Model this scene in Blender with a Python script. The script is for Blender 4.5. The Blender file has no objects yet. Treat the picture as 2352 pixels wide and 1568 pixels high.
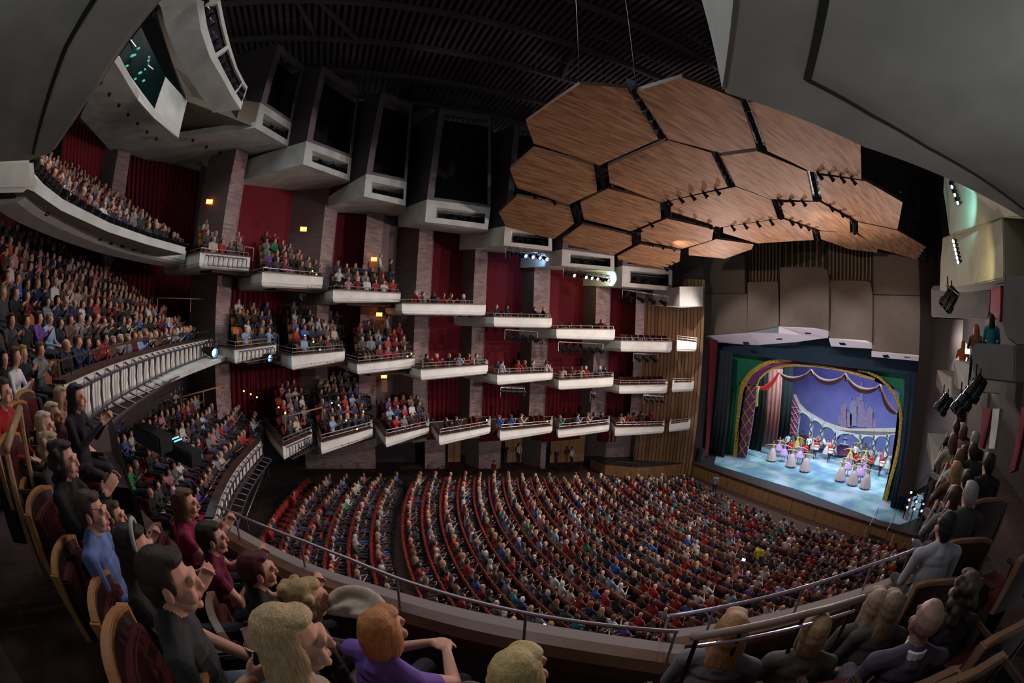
import bpy, bmesh, math, random
import numpy as np
from mathutils import Vector, Matrix
random.seed(7); rng=np.random.default_rng(7)
sc=bpy.context.scene; col=sc.collection
# ---------------------------------------------------------------- camera: 15 mm class equisolid fisheye, seat in the middle tier (origin)
# world axes: X runs along the hall towards the stage, Y towards the far side wall, Z up; metres from the eye of the camera
F=1010.; UP=np.array([0.0385,0.9987,0.0330]); UP/=np.linalg.norm(UP)
fw=np.array([0,0,-1.]); fw-=fw@UP*UP; fw/=np.linalg.norm(fw); rt=np.cross(fw,UP)
PHI=math.radians(22.4); CP,SP=math.cos(PHI),math.sin(PHI)
def h(px,py):
    x,y=px-1176.,784.-py; r=max(math.hypot(x,y),1e-6); th=2*math.asin(min(1,r/2/F))
    d=np.array([math.sin(th)*x/r,math.sin(th)*y/r,-math.cos(th)])
    a,b,c=d@rt,d@fw,d@UP
    return np.array([a*CP+b*SP,-a*SP+b*CP,c])
def P(px,py,u=None,v=None,z=None,d=None,r=None):
    """a place in the hall seen at this point of the photograph, on a known wall, height or distance"""
    q=h(px,py)
    if u is not None:t=u/q[0]
    elif v is not None:t=v/q[1]
    elif z is not None:t=z/q[2]
    elif r is not None:t=r
    else:t=d/math.hypot(q[0],q[1])
    return Vector((q*t).tolist())
def proj(X):
    X=np.asarray(X,float); c=X[...,0]*CP-X[...,1]*SP; f=X[...,0]*SP+X[...,1]*CP
    n=np.linalg.norm(X,axis=-1)+1e-9
    w=c[...,None]*rt+f[...,None]*fw+X[...,2:3]*UP
    w=w/n[...,None]; th=np.arccos(np.clip(-w[...,2],-1,1)); r=2*F*np.sin(th/2); q=np.hypot(w[...,0],w[...,1])+1e-9
    return 1176+r*w[...,0]/q,784-r*w[...,1]/q,n
cam=bpy.data.cameras.new('camera'); camo=bpy.data.objects.new('camera',cam); col.objects.link(camo)
cam.type='PANO'; cam.panorama_type='FISHEYE_EQUISOLID'; cam.fisheye_lens=F/2352*36; cam.fisheye_fov=math.radians(200); cam.sensor_width=36; cam.sensor_height=24
cam.clip_start=.02; cam.clip_end=300
Rz=Matrix(((CP,SP,0),(-SP,CP,0),(0,0,1)))
M3=Rz@Matrix((tuple(rt),tuple(fw),tuple(UP)))
camo.matrix_world=M3.to_4x4(); sc.camera=camo
sc.view_settings.view_transform='Standard'; sc.view_settings.look='None'; sc.view_settings.gamma=1; sc.view_settings.use_curve_mapping=False
sc.view_settings.exposure=0.4
sc.cycles.max_bounces=5; sc.cycles.diffuse_bounces=3; sc.cycles.glossy_bounces=2
W=bpy.data.worlds.new('world'); sc.world=W; W.use_nodes=True
W.node_tree.nodes['Background'].inputs[0].default_value=(.75,.85,.9,1); W.node_tree.nodes['Background'].inputs[1].default_value=.13
def look(o,tgt):
    o.rotation_euler=(Vector(tgt)-o.location).to_track_quat('-Z','Y').to_euler()
def spot(name,loc,tgt,power,ang,colr=(1,1,1),size=.06,blend=.6):
    l=bpy.data.lights.new(name,'SPOT'); l.energy=power; l.color=colr; l.spot_size=math.radians(ang); l.spot_blend=blend; l.shadow_soft_size=size
    o=bpy.data.objects.new(name,l); o.location=loc; col.objects.link(o); look(o,tgt); return o
def area(name,loc,tgt,power,sx,sy,colr=(1,1,1),spread=180):
    l=bpy.data.lights.new(name,'AREA'); l.energy=power; l.color=colr; l.shape='RECTANGLE'; l.size=sx; l.size_y=sy; l.spread=math.radians(spread)
    o=bpy.data.objects.new(name,l); o.location=loc; col.objects.link(o); look(o,tgt); return o
# the stage's own lamps, hung behind the portal and in the canopy slots, plus added baffle fill
area('stage_wash_light',(31.0,13.5,.3),(31.8,13.5,-10),1450,14,1.2,(.66,.92,1),120)
area('backdrop_light',(33.0,13.5,-.3),(38.5,13.5,-6),260,14,1,(.55,.55,1),140)
for y,tz in ((7.5,8.5),(13.8,13.8),(20.0,19.0)): spot('front_of_house_light',(16.5,y,5.2),(28.5,tz,-4.5),1500,62,(1,.93,.9),.05,.5)
for y in (9.,18.5): spot('baffle_fill_light',(17.0,y,5.0),(27,y+1,4.5),420,75,(1,.82,.68),.05,.9)  # added to brighten the brown panels above the opening
# house side: warm spill from the stage end reaching the audience
for y in (6.5,13.8,21.0):
    spot('stage_spill_light',(25.4,y,.75 if y<10 else .95),(0,12,-5),3000,165,(1,.80,.76),.25,1)
spot('canopy_light',(17.5,16.5,5.6),(8,14,-10),1500,150,(1,.86,.8),.12,.8)
spot('canopy_light',(12.,15.,6.1),(3,14,-9),1300,150,(1,.84,.8),.12,.8)
spot('canopy_light',(20.,10.,5.9),(20,12,-10),600,150,(1,.9,.8),.12,.8)
for a in ((20,12,-9.3),): pass
spot('near_box_light',(14.,.6,-3.6),(11,29,-9.3),2600,58,(1,.92,.88),.06,.8)
spot('near_box_light',(9.,.2,-3.2),(1,28,-9.3),1300,50,(.95,.88,1),.06,.8)
spot('near_box_light',(20.5,1.5,-.6),(21,8.5,6.5),420,95,(.85,.92,1),.06,.9)
area('soffit_fill_light',(25.9,13.5,-9.75),(26.6,13.5,5),260,12,.15,(1,.86,.88),150)  # added at the stage lip to brighten the pale soffits from below
area('slab_fill_light',(-2.2,-1.2,-.15),(-1.2,-.2,2),9,.5,.5,(.95,1,.97),165)  # these two fills are added out of view to lift the overhead slabs
area('slab_fill_light',(2.4,-1.3,-.3),(2.6,-.6,2),4,.4,.4,(.95,1,.97),165)
spot('wall_fill_light',(16.,13.,4.6),(13,29,-9.5),1700,62,(1,.9,.84),.08,.8)  # two spots added to brighten the wall under the lowest boxes
spot('wall_fill_light',(9.,13.,6.),(3,27,-9),900,62,(.95,.85,.95),.08,.8)
area('ceiling_fill_light',(3,12,13.2),(3,13,-10),420,7,4,(.9,.95,1),130)  # two area lights added as general fill from above
area('rear_ceiling_fill_light',(-7,10,13.2),(-7,10,-10),420,5,5,(.95,.95,1),130)
# ---------------------------------------------------------------- helpers
MATS={}
def mat(name,c,rough=.75,var=0,scale=3,bump=0,metal=0,emit=None,es=1,spec=.3,stretch=None,c2=None,detail=4):
    if name in MATS: return MATS[name]
    m=bpy.data.materials.new(name); m.use_nodes=True; nt=m.node_tree; b=nt.nodes['Principled BSDF']
    b.inputs['Base Color'].default_value=(*c,1); b.inputs['Roughness'].default_value=rough; b.inputs['Metallic'].default_value=metal
    b.inputs['Specular IOR Level'].default_value=spec
    if emit: b.inputs['Emission Color'].default_value=(*emit,1); b.inputs['Emission Strength'].default_value=es
    if var or c2 or bump:
        tc=nt.nodes.new('ShaderNodeTexCoord'); n=nt.nodes.new('ShaderNodeTexNoise'); n.inputs['Scale'].default_value=scale; n.inputs['Detail'].default_value=detail
        if stretch:
            mp=nt.nodes.new('ShaderNodeMapping'); mp.inputs['Scale'].default_value=stretch[:3]
            if len(stretch)>3: mp.inputs['Rotation'].default_value=stretch[3:]
            nt.links.new(tc.outputs['Object'],mp.inputs[0]); nt.links.new(mp.outputs[0],n.inputs[0])
        else: nt.links.new(tc.outputs['Object'],n.inputs[0])
        r=nt.nodes.new('ShaderNodeValToRGB'); r.color_ramp.elements[0].position=.3; r.color_ramp.elements[1].position=.7
        lo=tuple(x*(1-var) for x in c); hi=c2 or tuple(min(1,x*(1+var)) for x in c)
        r.color_ramp.elements[0].color=(*lo,1); r.color_ramp.elements[1].color=(*hi,1)
        nt.links.new(n.outputs[0],r.inputs[0]); nt.links.new(r.outputs[0],b.inputs['Base Color'])
        if bump:
            bp=nt.nodes.new('ShaderNodeBump'); bp.inputs['Strength'].default_value=bump; bp.inputs['Distance'].default_value=.02
            nt.links.new(n.outputs[0],bp.inputs['Height']); nt.links.new(bp.outputs[0],b.inputs['Normal'])
    MATS[name]=m; return m
def brickmat(name,c1,c2,mortar,sx=1.,w=.4,hh=.1,bias=0):
    m=bpy.data.materials.new(name); m.use_nodes=True; nt=m.node_tree; b=nt.nodes['Principled BSDF']; b.inputs['Roughness'].default_value=.85
    t=nt.nodes.new('ShaderNodeTexBrick'); uv=nt.nodes.new('ShaderNodeUVMap'); uv.uv_map='UVMap'
    nt.links.new(uv.outputs[0],t.inputs['Vector']); t.inputs['Scale'].default_value=1; t.inputs['Brick Width'].default_value=w; t.inputs['Row Height'].default_value=hh
    t.inputs['Mortar Size'].default_value=.008; t.inputs['Color1'].default_value=(*c1,1); t.inputs['Color2'].default_value=(*c2,1); t.inputs['Mortar'].default_value=(*mortar,1); t.inputs['Bias'].default_value=bias
    nt.links.new(t.outputs[0],b.inputs['Base Color']); MATS[name]=m; return m
def tag(o,label=None,cat=None,group=None,kind=None):
    if label:o['label']=label
    if cat:o['category']=cat
    if group:o['group']=group
    if kind:o['kind']=kind
    return o
def empty(name,loc=(0,0,0),rz=0):
    o=bpy.data.objects.new(name,None); o.location=loc; o.rotation_euler=(0,0,rz); o.empty_display_size=.2; col.objects.link(o); return o
class MB:
    def __init__(s): s.v=[]; s.f=[]; s.m=[]; s.uv=[]
    def add(s,vs,fs,mi=0):
        n=len(s.v); s.v+=[tuple(x) for x in vs]
        for f in fs: s.f.append(tuple(n+i for i in f)); s.m.append(mi)
        return s
    def box(s,c,size,rz=0,mi=0,rot=None):
        x,y,z=[q/2 for q in size]; vs=[Vector((a*x,b*y,d*z)) for d in(-1,1) for a,b in((-1,-1),(1,-1),(1,1),(-1,1))]
        R=rot if rot is not None else Matrix.Rotation(rz,3,'Z')
        vs=[R@v+Vector(c) for v in vs]
        return s.add(vs,[(3,2,1,0),(4,5,6,7),(0,1,5,4),(1,2,6,5),(2,3,7,6),(3,0,4,7)],mi)
    def hexa(s,b,t,mi=0):
        """prism from two matching loops"""
        n=len(b); return s.add(list(b)+list(t),[tuple(range(n))[::-1],tuple(range(n,2*n))]+[(i,(i+1)%n,n+(i+1)%n,n+i) for i in range(n)],mi)
    def tube(s,pts,r,n=6,mi=0,cap=True):
        pts=[Vector(p) for p in pts]; rings=[]
        rr=r if isinstance(r,(list,tuple)) else [r]*len(pts)
        for i,p in enumerate(pts):
            d=(pts[min(i+1,len(pts)-1)]-pts[max(i-1,0)]).normalized(); a=d.orthogonal().normalized() if i==0 else (a-d*a.dot(d)).normalized(); b=d.cross(a)
            rings.append([p+(a*math.cos(2*math.pi*k/n)+b*math.sin(2*math.pi*k/n))*rr[i] for k in range(n)])
        fs=[(i*n+k,i*n+(k+1)%n,(i+1)*n+(k+1)%n,(i+1)*n+k) for i in range(len(pts)-1) for k in range(n)]
        if cap: fs+=[tuple(range(n))[::-1],tuple((len(pts)-1)*n+k for k in range(n))]
        return s.add([v for R in rings for v in R],fs,mi)
    def lathe(s,prof,c=(0,0,0),n=16,mi=0,R=None):
        vs=[]; 
        for r_,z_ in prof:
            for k in range(n):
                v=Vector((r_*math.cos(2*math.pi*k/n),r_*math.sin(2*math.pi*k/n),z_)); v=(R@v if R is not None else v)+Vector(c); vs.append(v)
        fs=[(i*n+k,i*n+(k+1)%n,(i+1)*n+(k+1)%n,(i+1)*n+k) for i in range(len(prof)-1) for k in range(n)]
        return s.add(vs,fs,mi)
    def strip(s,sections,closed=False,mi=0,caps=True):
        """sections: list of loops with the same vertex count"""
        n=len(sections[0]); m=len(sections)
        vs=[v for q in sections for v in q]; fs=[]
        for i in range(m-1+(1 if closed else 0)):
            for k in range(n): fs.append((i*n+k,i*n+(k+1)%n,((i+1)%m)*n+(k+1)%n,((i+1)%m)*n+k))
        if caps and not closed: fs+=[tuple(range(n))[::-1],tuple((m-1)*n+k for k in range(n))]
        return s.add(vs,fs,mi)
    def build(s,name,m,parent=None,smooth=False,bevel=0,origin=None):
        me=bpy.data.meshes.new(name); vs=s.v
        if origin is not None: vs=[tuple(Vector(v)-Vector(origin)) for v in vs]
        me.from_pydata(vs,[],s.f)
        for x in (m if isinstance(m,(list,tuple)) else [m]): me.materials.append(x)
        if len(me.materials)>1: me.polygons.foreach_set('material_index',s.m)
        if smooth: me.polygons.foreach_set('use_smooth',[True]*len(me.polygons))
        bm=bmesh.new(); bm.from_mesh(me); bmesh.ops.recalc_face_normals(bm,faces=bm.faces)
        if bevel: bmesh.ops.bevel(bm,geom=[e for e in bm.edges if len(e.link_faces)==2 and e.calc_face_angle(0)>.5],offset=bevel,segments=2,affect='EDGES',clamp_overlap=True)
        bm.to_mesh(me); bm.free(); me.update()
        o=bpy.data.objects.new(name,me); col.objects.link(o)
        if origin is not None: o.location=origin
        if parent is not None: o.parent=parent
        return o
def boxuv(o):
    me=o.data; uv=me.uv_layers.new(name='UVMap'); 
    for p in me.polygons:
        n=p.normal; t=Vector((-n.y,n.x,0))
        if t.length<.2: t=Vector((1,0,0)); b=Vector((0,1,0))
        else: t.normalize(); b=Vector((0,0,1))
        for li in p.loop_indices:
            v=me.vertices[me.loops[li].vertex_index].co; uv.data[li].uv=(v.dot(t),v.dot(b))
    return o
def struct(o): o['kind']='structure'; return o
conc=mat('concrete',(.46,.475,.44),.8,.16,1.3,.25)
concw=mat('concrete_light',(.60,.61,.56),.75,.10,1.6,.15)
dwood=mat('dark_stained_wood',(.045,.022,.016),.45,.4,4,.1)
tanw=mat('orange_seat_wood',(.20,.085,.032),.4,.25,8,.05,stretch=(1,1,8))
redf=mat('red_seat_fabric',(.30,.018,.018),.9,.2,30,.2)
railm=mat('bronze_rail_metal',(.10,.085,.08),.35,metal=.7)
black=mat('black_paint',(.008,.008,.009),.6)
blackm=mat('black_metal',(.02,.02,.022),.4,metal=.6)
steel=mat('steel',(.35,.35,.36),.3,metal=.9)
carpet=mat('dark_floor',(.045,.022,.018),.9,.3,5,.2)
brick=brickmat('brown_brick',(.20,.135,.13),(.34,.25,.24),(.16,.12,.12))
brickd=brickmat('shaded_brick',(.12,.085,.085),(.15,.105,.105),(.09,.065,.065))  # same brick as the piers, side-face shade put into the colours
redwall=brickmat('red_panel',(.17,.014,.022),(.145,.011,.02),(.115,.008,.016),w=.8,hh=.16)
redcur=mat('red_curtain',(.16,.010,.020),.85,.15,12,.2)
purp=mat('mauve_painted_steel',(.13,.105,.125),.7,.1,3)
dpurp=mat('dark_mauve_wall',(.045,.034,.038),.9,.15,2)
D_FL=[18.2,19.3,21,22.2,24.5,26.3,29]; D_FR=[20.3,22,23.2,24.6,26.35,28.7,32.3]
AZ=[-40,-33.5,-24.5,-16.5,-9,-2,6,14,24.2]; DD=[18.2,19.3,21.3,23,24.3,25.4,27.5,30,32.8]
def az(px,py=700):
    q=h(px,py); return math.degrees(math.atan2(q[0]*CP-q[1]*SP,q[0]*SP+q[1]*CP))
def dirv(a):
    a=math.radians(a); x,y=math.sin(a),math.cos(a); return Vector((x*CP+y*SP,-x*SP+y*CP,0))
def Dw(a,off=3.): return float(np.interp(a,AZ,DD))+off
# ---------------------------------------------------------------- people: one continuous remeshed body with clothing areas
def cap_mesh(a,b,ra,rb,n=10):
    a,b=Vector(a),Vector(b); d=b-a; L=d.length or 1e-5; q=d.to_track_quat('Z','Y').to_matrix() if L>1e-4 else Matrix.Identity(3)
    prof=[(0,-ra)]+[(ra*math.sin(t),-ra*math.cos(t)) for t in (.5,1.05)]+[(ra,0),(rb,L)]+[(rb*math.sin(t),L-rb*math.cos(t)) for t in (2.09,2.64)]+[(0,L+rb)]
    vs=[];fs=[]
    vs.append(a+q@Vector((0,0,prof[0][1])))
    for r_,z_ in prof[1:-1]:
        for k in range(n): vs.append(a+q@Vector((r_*math.cos(2*math.pi*k/n),r_*math.sin(2*math.pi*k/n),z_)))
    vs.append(a+q@Vector((0,0,prof[-1][1]))); m=len(prof)-2
    for k in range(n): fs.append((0,1+(k+1)%n,1+k))
    for i in range(m-1):
        for k in range(n): fs.append((1+i*n+k,1+i*n+(k+1)%n,1+(i+1)*n+(k+1)%n,1+(i+1)*n+k))
    e=len(vs)-1
    for k in range(n): fs.append((e,1+(m-1)*n+k,1+(m-1)*n+(k+1)%n))
    return vs,fs
class Body:
    def __init__(s): s.p=[]  # (a,b,ra,rb,sx,region)
    def cap(s,a,b,ra,rb,reg): s.p.append((Vector(a),Vector(b),ra,rb,reg,None)); return s
    def ell(s,c,r,reg,R=None): s.p.append((Vector(c),Vector(c),r,R,reg,'e')); return s
    def mesh(s,voxel,T=None,smooth=2,decim=None,regs=None,name='person'):
        T=T or Matrix.Identity(4); vs=[];fs=[]
        for (a,b,ra,rb,reg,k) in s.p:
            if regs and reg not in regs: continue
            if k=='e':
                R=rb or Matrix.Identity(3); v,f=cap_mesh((0,0,0),(0,0,1e-4),1,1,12); v=[a+R@Vector((q.x*ra[0],q.y*ra[1],q.z*ra[2])) for q in v]
            else: v,f=cap_mesh(a,b,ra,rb)
            n=len(vs); vs+=v; fs+=[tuple(n+i for i in q) for q in f]
        me=bpy.data.meshes.new('tmp'); me.from_pydata([tuple(v) for v in vs],[],fs); o=bpy.data.objects.new('tmp',me); col.objects.link(o)
        m=o.modifiers.new('r','REMESH'); m.mode='VOXEL'; m.voxel_size=voxel; m.use_smooth_shade=True
        if smooth: m=o.modifiers.new('s','SMOOTH'); m.iterations=smooth; m.factor=.5
        if decim: m=o.modifiers.new('d','DECIMATE'); m.ratio=decim
        dg=bpy.context.evaluated_depsgraph_get(); ev=o.evaluated_get(dg); out=bpy.data.meshes.new_from_object(ev); bpy.data.objects.remove(o); bpy.data.meshes.remove(me)
        out.name=name; nf=len(out.polygons); C=np.zeros(nf*3); out.polygons.foreach_get('center',C); C=C.reshape(-1,3); best=np.full(nf,1e9); lab=np.zeros(nf,int)
        for (a,b,ra,rb,reg,k) in s.p:
            if regs and reg not in regs: continue
            if k=='e':
                R=np.array(rb or Matrix.Identity(3)); q=(C-np.array(a))@R/np.array(ra); l=np.linalg.norm(q,axis=1); dd=(l-1)*min(ra)
            else:
                A=np.array(a); B_=np.array(b); d=B_-A; L=d@d+1e-9; t=np.clip((C-A)@d/L,0,1); dd=np.linalg.norm(C-A-t[:,None]*d,axis=1)-(ra+(rb-ra)*t)
            w=dd<best; best[w]=dd[w]; lab[w]=reg
        out.transform(T); out['lab']=0
        out.polygons.foreach_set('material_index',lab.tolist()); out.polygons.foreach_set('use_smooth',[True]*nf)
        return out,lab
SKIN,TOP,LEG,SHOE,EYE,LIP,HAIR,EXTRA=range(8)
def add_head(B,c,yaw=0,pitch=0,detail=False,s=1.,female=False):
    """head of a figure facing +Y, turned by yaw about Z"""
    R=Matrix.Rotation(yaw,3,'Z')@Matrix.Rotation(pitch,3,'X'); c=Vector(c)
    E=lambda p,r,reg=SKIN: B.ell(c+R@(Vector(p)*s),[q*s for q in r],reg,R)
    E((0,-.012,.035),(.076,.094,.085)); E((0,.030,-.02),(.060,.064,.085)); E((0,.045,-.075),(.040,.038,.034)); 
    if detail:
        E((0,.088,.03),(.052,.016,.016)); E((0,.100,-.004),(.011,.018,.026)); E((0,.110,-.020),(.0135,.014,.011)); 
        for q in(-1,1):
            E((q*.031,.080,.012),(.014,.011,.008),SKIN); E((q*.030,.0885,.012),(.0085,.006,.0055),EYE); E((q*.078,-.004,-.002),(.012,.020,.034)); E((q*.04,.072,-.03),(.026,.022,.028))
        E((0,.093,-.048),(.022,.012,.0055),LIP); E((0,.092,-.057),(.018,.012,.006),LIP); E((0,.083,-.087),(.02,.016,.016))
    else: E((0,.1,-.01),(.013,.018,.022))
    return R
def hairset(B,c,R,style,s=1.):
    c=Vector(c); E=lambda p,r: B.ell(c+R@(Vector(p)*s),[q*s for q in r],HAIR,R)
    if style=='bald': return
    E((0,-.026,.052),(.083,.092,.082)); E((0,-.05,.01),(.080,.070,.080))
    if style=='short': E((0,.030,.098),(.060,.048,.026)); E((0,-.062,-.045),(.055,.03,.045)); [E((q*.070,.006,.02),(.012,.03,.035)) for q in(-1,1)]
    if style in('bob','long','curly'): 
        for q in(-1,1): E((q*.066,-.01,-.02),(.026,.05,.09))
        E((0,-.06,-.04),(.078,.05,.09)); E((0,.03,.100),(.06,.05,.022))
    if style in('long',): E((0,-.075,-.14),(.085,.045,.16)); E((0,-.085,-.25),(.07,.04,.12)); [E((q*.07,-.02,-.10),(.03,.045,.10)) for q in(-1,1)]
    if style=='curly':
        rr=random.Random(3)
        for i in range(26): a=rr.uniform(0,6.28); zz=rr.uniform(-.12,.1); E((.085*math.cos(a),-.03+.085*math.sin(a)*(1 if math.sin(a)<0 else .4),zz),(.03,.03,.03))
def hand(B,w,d,up,side,curl=.4,reg=SKIN,s=1.,spread=.18):
    """hand at wrist w pointing along d; up = back of the hand; side = thumb side (+1/-1)"""
    w=Vector(w); d=Vector(d).normalized(); up=Vector(up); up=(up-d*up.dot(d)).normalized(); r=d.cross(up)*side
    palm=w+d*.045*s
    B.cap(w,w+d*.02*s,.024*s,.026*s,reg)
    for k,o in enumerate((-.027,-.009,.009,.026)): B.cap(palm-d*.02*s-r*o*s*.8,w+d*.085*s-r*o*s,.0135*s,.0115*s,reg)
    for k,(o,L) in enumerate(((-.029,.072),(-.010,.082),(.010,.076),(.028,.06))):
        b=w+d*.09*s-r*o*s; dd=(d-r*(o*spread*12)).normalized(); p=b; a=0
        for j in range(3):
            a+=curl*(.5,.7,.6)[j]; q=p+(dd*math.cos(a)-up*math.sin(a))*L*s*(.45,.32,.25)[j]; B.cap(p,q,(.0098-.001*j)*s,(.0092-.001*j)*s,reg); p=q
    t0=w+d*.02*s+r*.018*s; t1=t0+(d*.6+r*.8-up*.25).normalized()*.042*s; t2=t1+(d*.9+r*.35-up*.4*curl).normalized()*.03*s
    B.cap(t0,t1,.014*s,.011*s,reg); B.cap(t1,t2,.011*s,.009*s,reg)
def seated(arms='lap',female=False,detail=False,hair='short',headyaw=0,headpitch=0,lean=0,sleeve=True,head_detail=None,legs=True,wide=1.,bare_arm=False,cap_=None):
    B=Body(); w=wide; sh=.175 if female else .195
    ch=Vector((0,.0+lean*.5,.88)); nk=Vector((0,.02+lean,1.06))
    B.cap((-.08,0,.53),(.08,0,.53),.115*w,.115*w,LEG); B.ell((0,.0+lean*.2,.66),(.150*w,.115*w,.14),TOP); B.ell((0,lean*.5,.82),(.165*w,.118*w,.16),TOP); B.ell((0,lean*.8,.94),(.165,.10,.10),TOP)
    if female:
        for q in(-1,1): B.ell((q*.075,.095+lean*.7,.85),(.06,.05,.06),TOP)
    B.cap((0,-.005+lean,1.0),(0,.02+lean,1.10),.060,.055,SKIN); B.cap((-.09,lean-.01,1.005),(.09,lean-.01,1.005),.055,.055,TOP); B.cap((0,lean-.01,.99),(0,lean,1.045),.088,.064,TOP)
    for q in(-1,1): B.cap((q*.15,lean-.01,1.0),(q*.03,lean-.005,1.055),.048,.045,TOP)
    hc=(0,.035+lean,1.172)
    R=add_head(B,hc,headyaw,headpitch,detail,1.06)
    hairset(B,hc,R,hair,1.06)
    at=SKIN if bare_arm else TOP
    for q in(-1,1):
        s_=Vector((q*sh,lean*.9-.005,.985)); B.cap(Vector((q*.06,lean,1.01)),s_,.055,.058,TOP)
        if arms=='clap' : e=Vector((q*.25,.12+lean,.78)); wr=Vector((q*.075,.34+lean,.97)); 
        elif arms=='wide': e=Vector((q*.27,.14+lean,.80)); wr=Vector((q*.13,.36+lean,1.0))
        elif arms=='lap': e=Vector((q*.24,.05+lean,.73)); wr=Vector((q*.07,.30+lean*.5,.68))
        elif arms=='rail': e=Vector((q*.22,.22+lean,.80)); wr=Vector((q*.06,.42+lean,.80))
        elif arms=='cup': e=Vector((q*.27,.0,.74)); wr=Vector((.13,.20,.80)) if q>0 else Vector((-.03,.27,.76)) 
        else: e=Vector((q*.24,.02+lean,.72)); wr=Vector((q*.16,.28,.62))
        B.cap(s_,s_.lerp(e,.5),.056,.048,TOP); B.cap(s_.lerp(e,.5),e,.048,.040,at if bare_arm else TOP); B.cap(e,wr,.040,.026,at if bare_arm or not sleeve else TOP)
        d=(wr-e).normalized()
        if detail:
            hd=Vector((-.35,.9,.1)).normalized() if arms=='cup' and q>0 else (d+Vector((-q*.35,.2,.25))).normalized() if arms in('clap','wide') else (d+Vector((0,0,-.1))).normalized()
            hand(B,wr,hd,Vector((q*1,-.1,.1)) if arms in('clap','wide') or (arms=='cup' and q>0) else Vector((q*.3,-.2,1)),1 if q<0 else -1,.18 if arms in('clap','wide') else .75 if arms=='cup' else .55)
        else: B.cap(wr,wr+d*.1,.034,.022,SKIN)
        if legs:
            k=Vector((q*.12,.46,.53)) if legs!='tuck' else Vector((q*.12,.27,.50)); an=Vector((q*.12,.50,.10)) if legs!='tuck' else Vector((q*.10,.16,.10)); B.cap((q*.09,.02,.53),k,.092,.062,LEG); B.cap(k,an,.060,.042,LEG); B.cap(an+Vector((0,-.02,-.04)),an+Vector((0,.16,-.06)),.042,.034,SHOE)
    return B
def standing(arms='down',skirt=None,hair='short',female=False,detail=False,stride=0,reg_leg=LEG):
    B=Body(); sh=.17 if female else .19
    B.ell((0,0,.98),(.135,.10,.12),TOP if not skirt else TOP); B.ell((0,0,1.15),(.14,.10,.15),TOP); B.ell((0,0,1.33),(.165,.10,.12),TOP); B.cap((0,0,1.42),(0,.015,1.53),.055,.05,SKIN); B.cap((0,-.01,1.40),(0,-.005,1.455),.08,.058,TOP)
    R=add_head(B,(0,.03,1.61),0,0,detail); hairset(B,(0,.03,1.61),R,hair)
    for q in(-1,1):
        s_=Vector((q*sh,0,1.40)); B.cap((q*.06,0,1.42),s_,.05,.054,TOP)
        if arms=='down': e=Vector((q*.23,-.02,1.13)); wr=Vector((q*.22,.06,.90))
        elif arms=='front': e=Vector((q*.25,.05,1.14)); wr=Vector((q*.06,.2,1.0))
        elif arms=='clap': e=Vector((q*.25,.12,1.16)); wr=Vector((q*.05,.3,1.3))
        elif arms=='out': e=Vector((q*.42,.03,1.36)); wr=Vector((q*.64,.1,1.30))
        elif arms=='up': e=Vector((q*.36,.03,1.5)); wr=Vector((q*.42,.08,1.74))
        else: e=Vector((q*.23,.08,1.14)); wr=Vector((q*.12,.3,1.05))
        B.cap(s_,e,.052,.04,TOP if arms!='out' else SKIN); B.cap(e,wr,.038,.026,TOP if arms in('down','front','clap','drum') else SKIN); d=(wr-e).normalized(); B.cap(wr,wr+d*.1,.032,.02,SKIN)
        st=stride*q
        k=Vector((q*.10,.03+st*.6,.50)); an=Vector((q*.10,-.01+st,.08)); B.cap((q*.09,0,.93),k,.085,.058,reg_leg); B.cap(k,an,.055,.038,reg_leg); B.cap(an+Vector((0,-.02,-.03)),an+Vector((0,.16,-.045)),.038,.03,SHOE)
    if skirt:
        L,r=skirt; n=14
        for i in range(n):
            f=i/(n-1); 
            for k in range(10):
                a=2*math.pi*k/10; rr=.10+(r-.10)*f**.7; B.ell((rr*math.cos(a)*.85,rr*math.sin(a)*.85,1.0-L*f),(.09+.05*f,.09+.05*f,.10),EXTRA)
            B.ell((0,0,1.0-L*f),(.1+(r-.1)*f**.7,)*2+(.08,),EXTRA)
    return B
def colmat(name,base,rough=.8,obj=True,bump=False):
    m=bpy.data.materials.new(name); m.use_nodes=True; nt=m.node_tree; b=nt.nodes['Principled BSDF']; b.inputs['Roughness'].default_value=rough; b.inputs['Base Color'].default_value=(*base,1); b.inputs['Specular IOR Level'].default_value=.25
    if obj: oi=nt.nodes.new('ShaderNodeObjectInfo'); nt.links.new(oi.outputs['Color'],b.inputs['Base Color'])
    if bump:
        tc=nt.nodes.new('ShaderNodeTexCoord'); mp=nt.nodes.new('ShaderNodeMapping'); mp.inputs['Scale'].default_value=(60,60,6); n=nt.nodes.new('ShaderNodeTexNoise'); n.inputs['Scale'].default_value=2.5; bp=nt.nodes.new('ShaderNodeBump'); bp.inputs['Strength'].default_value=.5; bp.inputs['Distance'].default_value=.006
        nt.links.new(tc.outputs['Object'],mp.inputs[0]); nt.links.new(mp.outputs[0],n.inputs[0]); nt.links.new(n.outputs[0],bp.inputs['Height']); nt.links.new(bp.outputs[0],b.inputs['Normal'])
        if obj:
            mx=nt.nodes.new('ShaderNodeMix'); mx.data_type='RGBA'; mx.blend_type='MULTIPLY'; mx.inputs[0].default_value=.55; r=nt.nodes.new('ShaderNodeValToRGB'); r.color_ramp.elements[0].position=.35; r.color_ramp.elements[1].position=.6; r.color_ramp.elements[0].color=(.35,.35,.35,1); nt.links.new(n.outputs[0],r.inputs[0]); nt.links.new(oi.outputs['Color'],mx.inputs[6]); nt.links.new(r.outputs[0],mx.inputs[7]); nt.links.new(mx.outputs[2],b.inputs['Base Color'])
    return m
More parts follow.
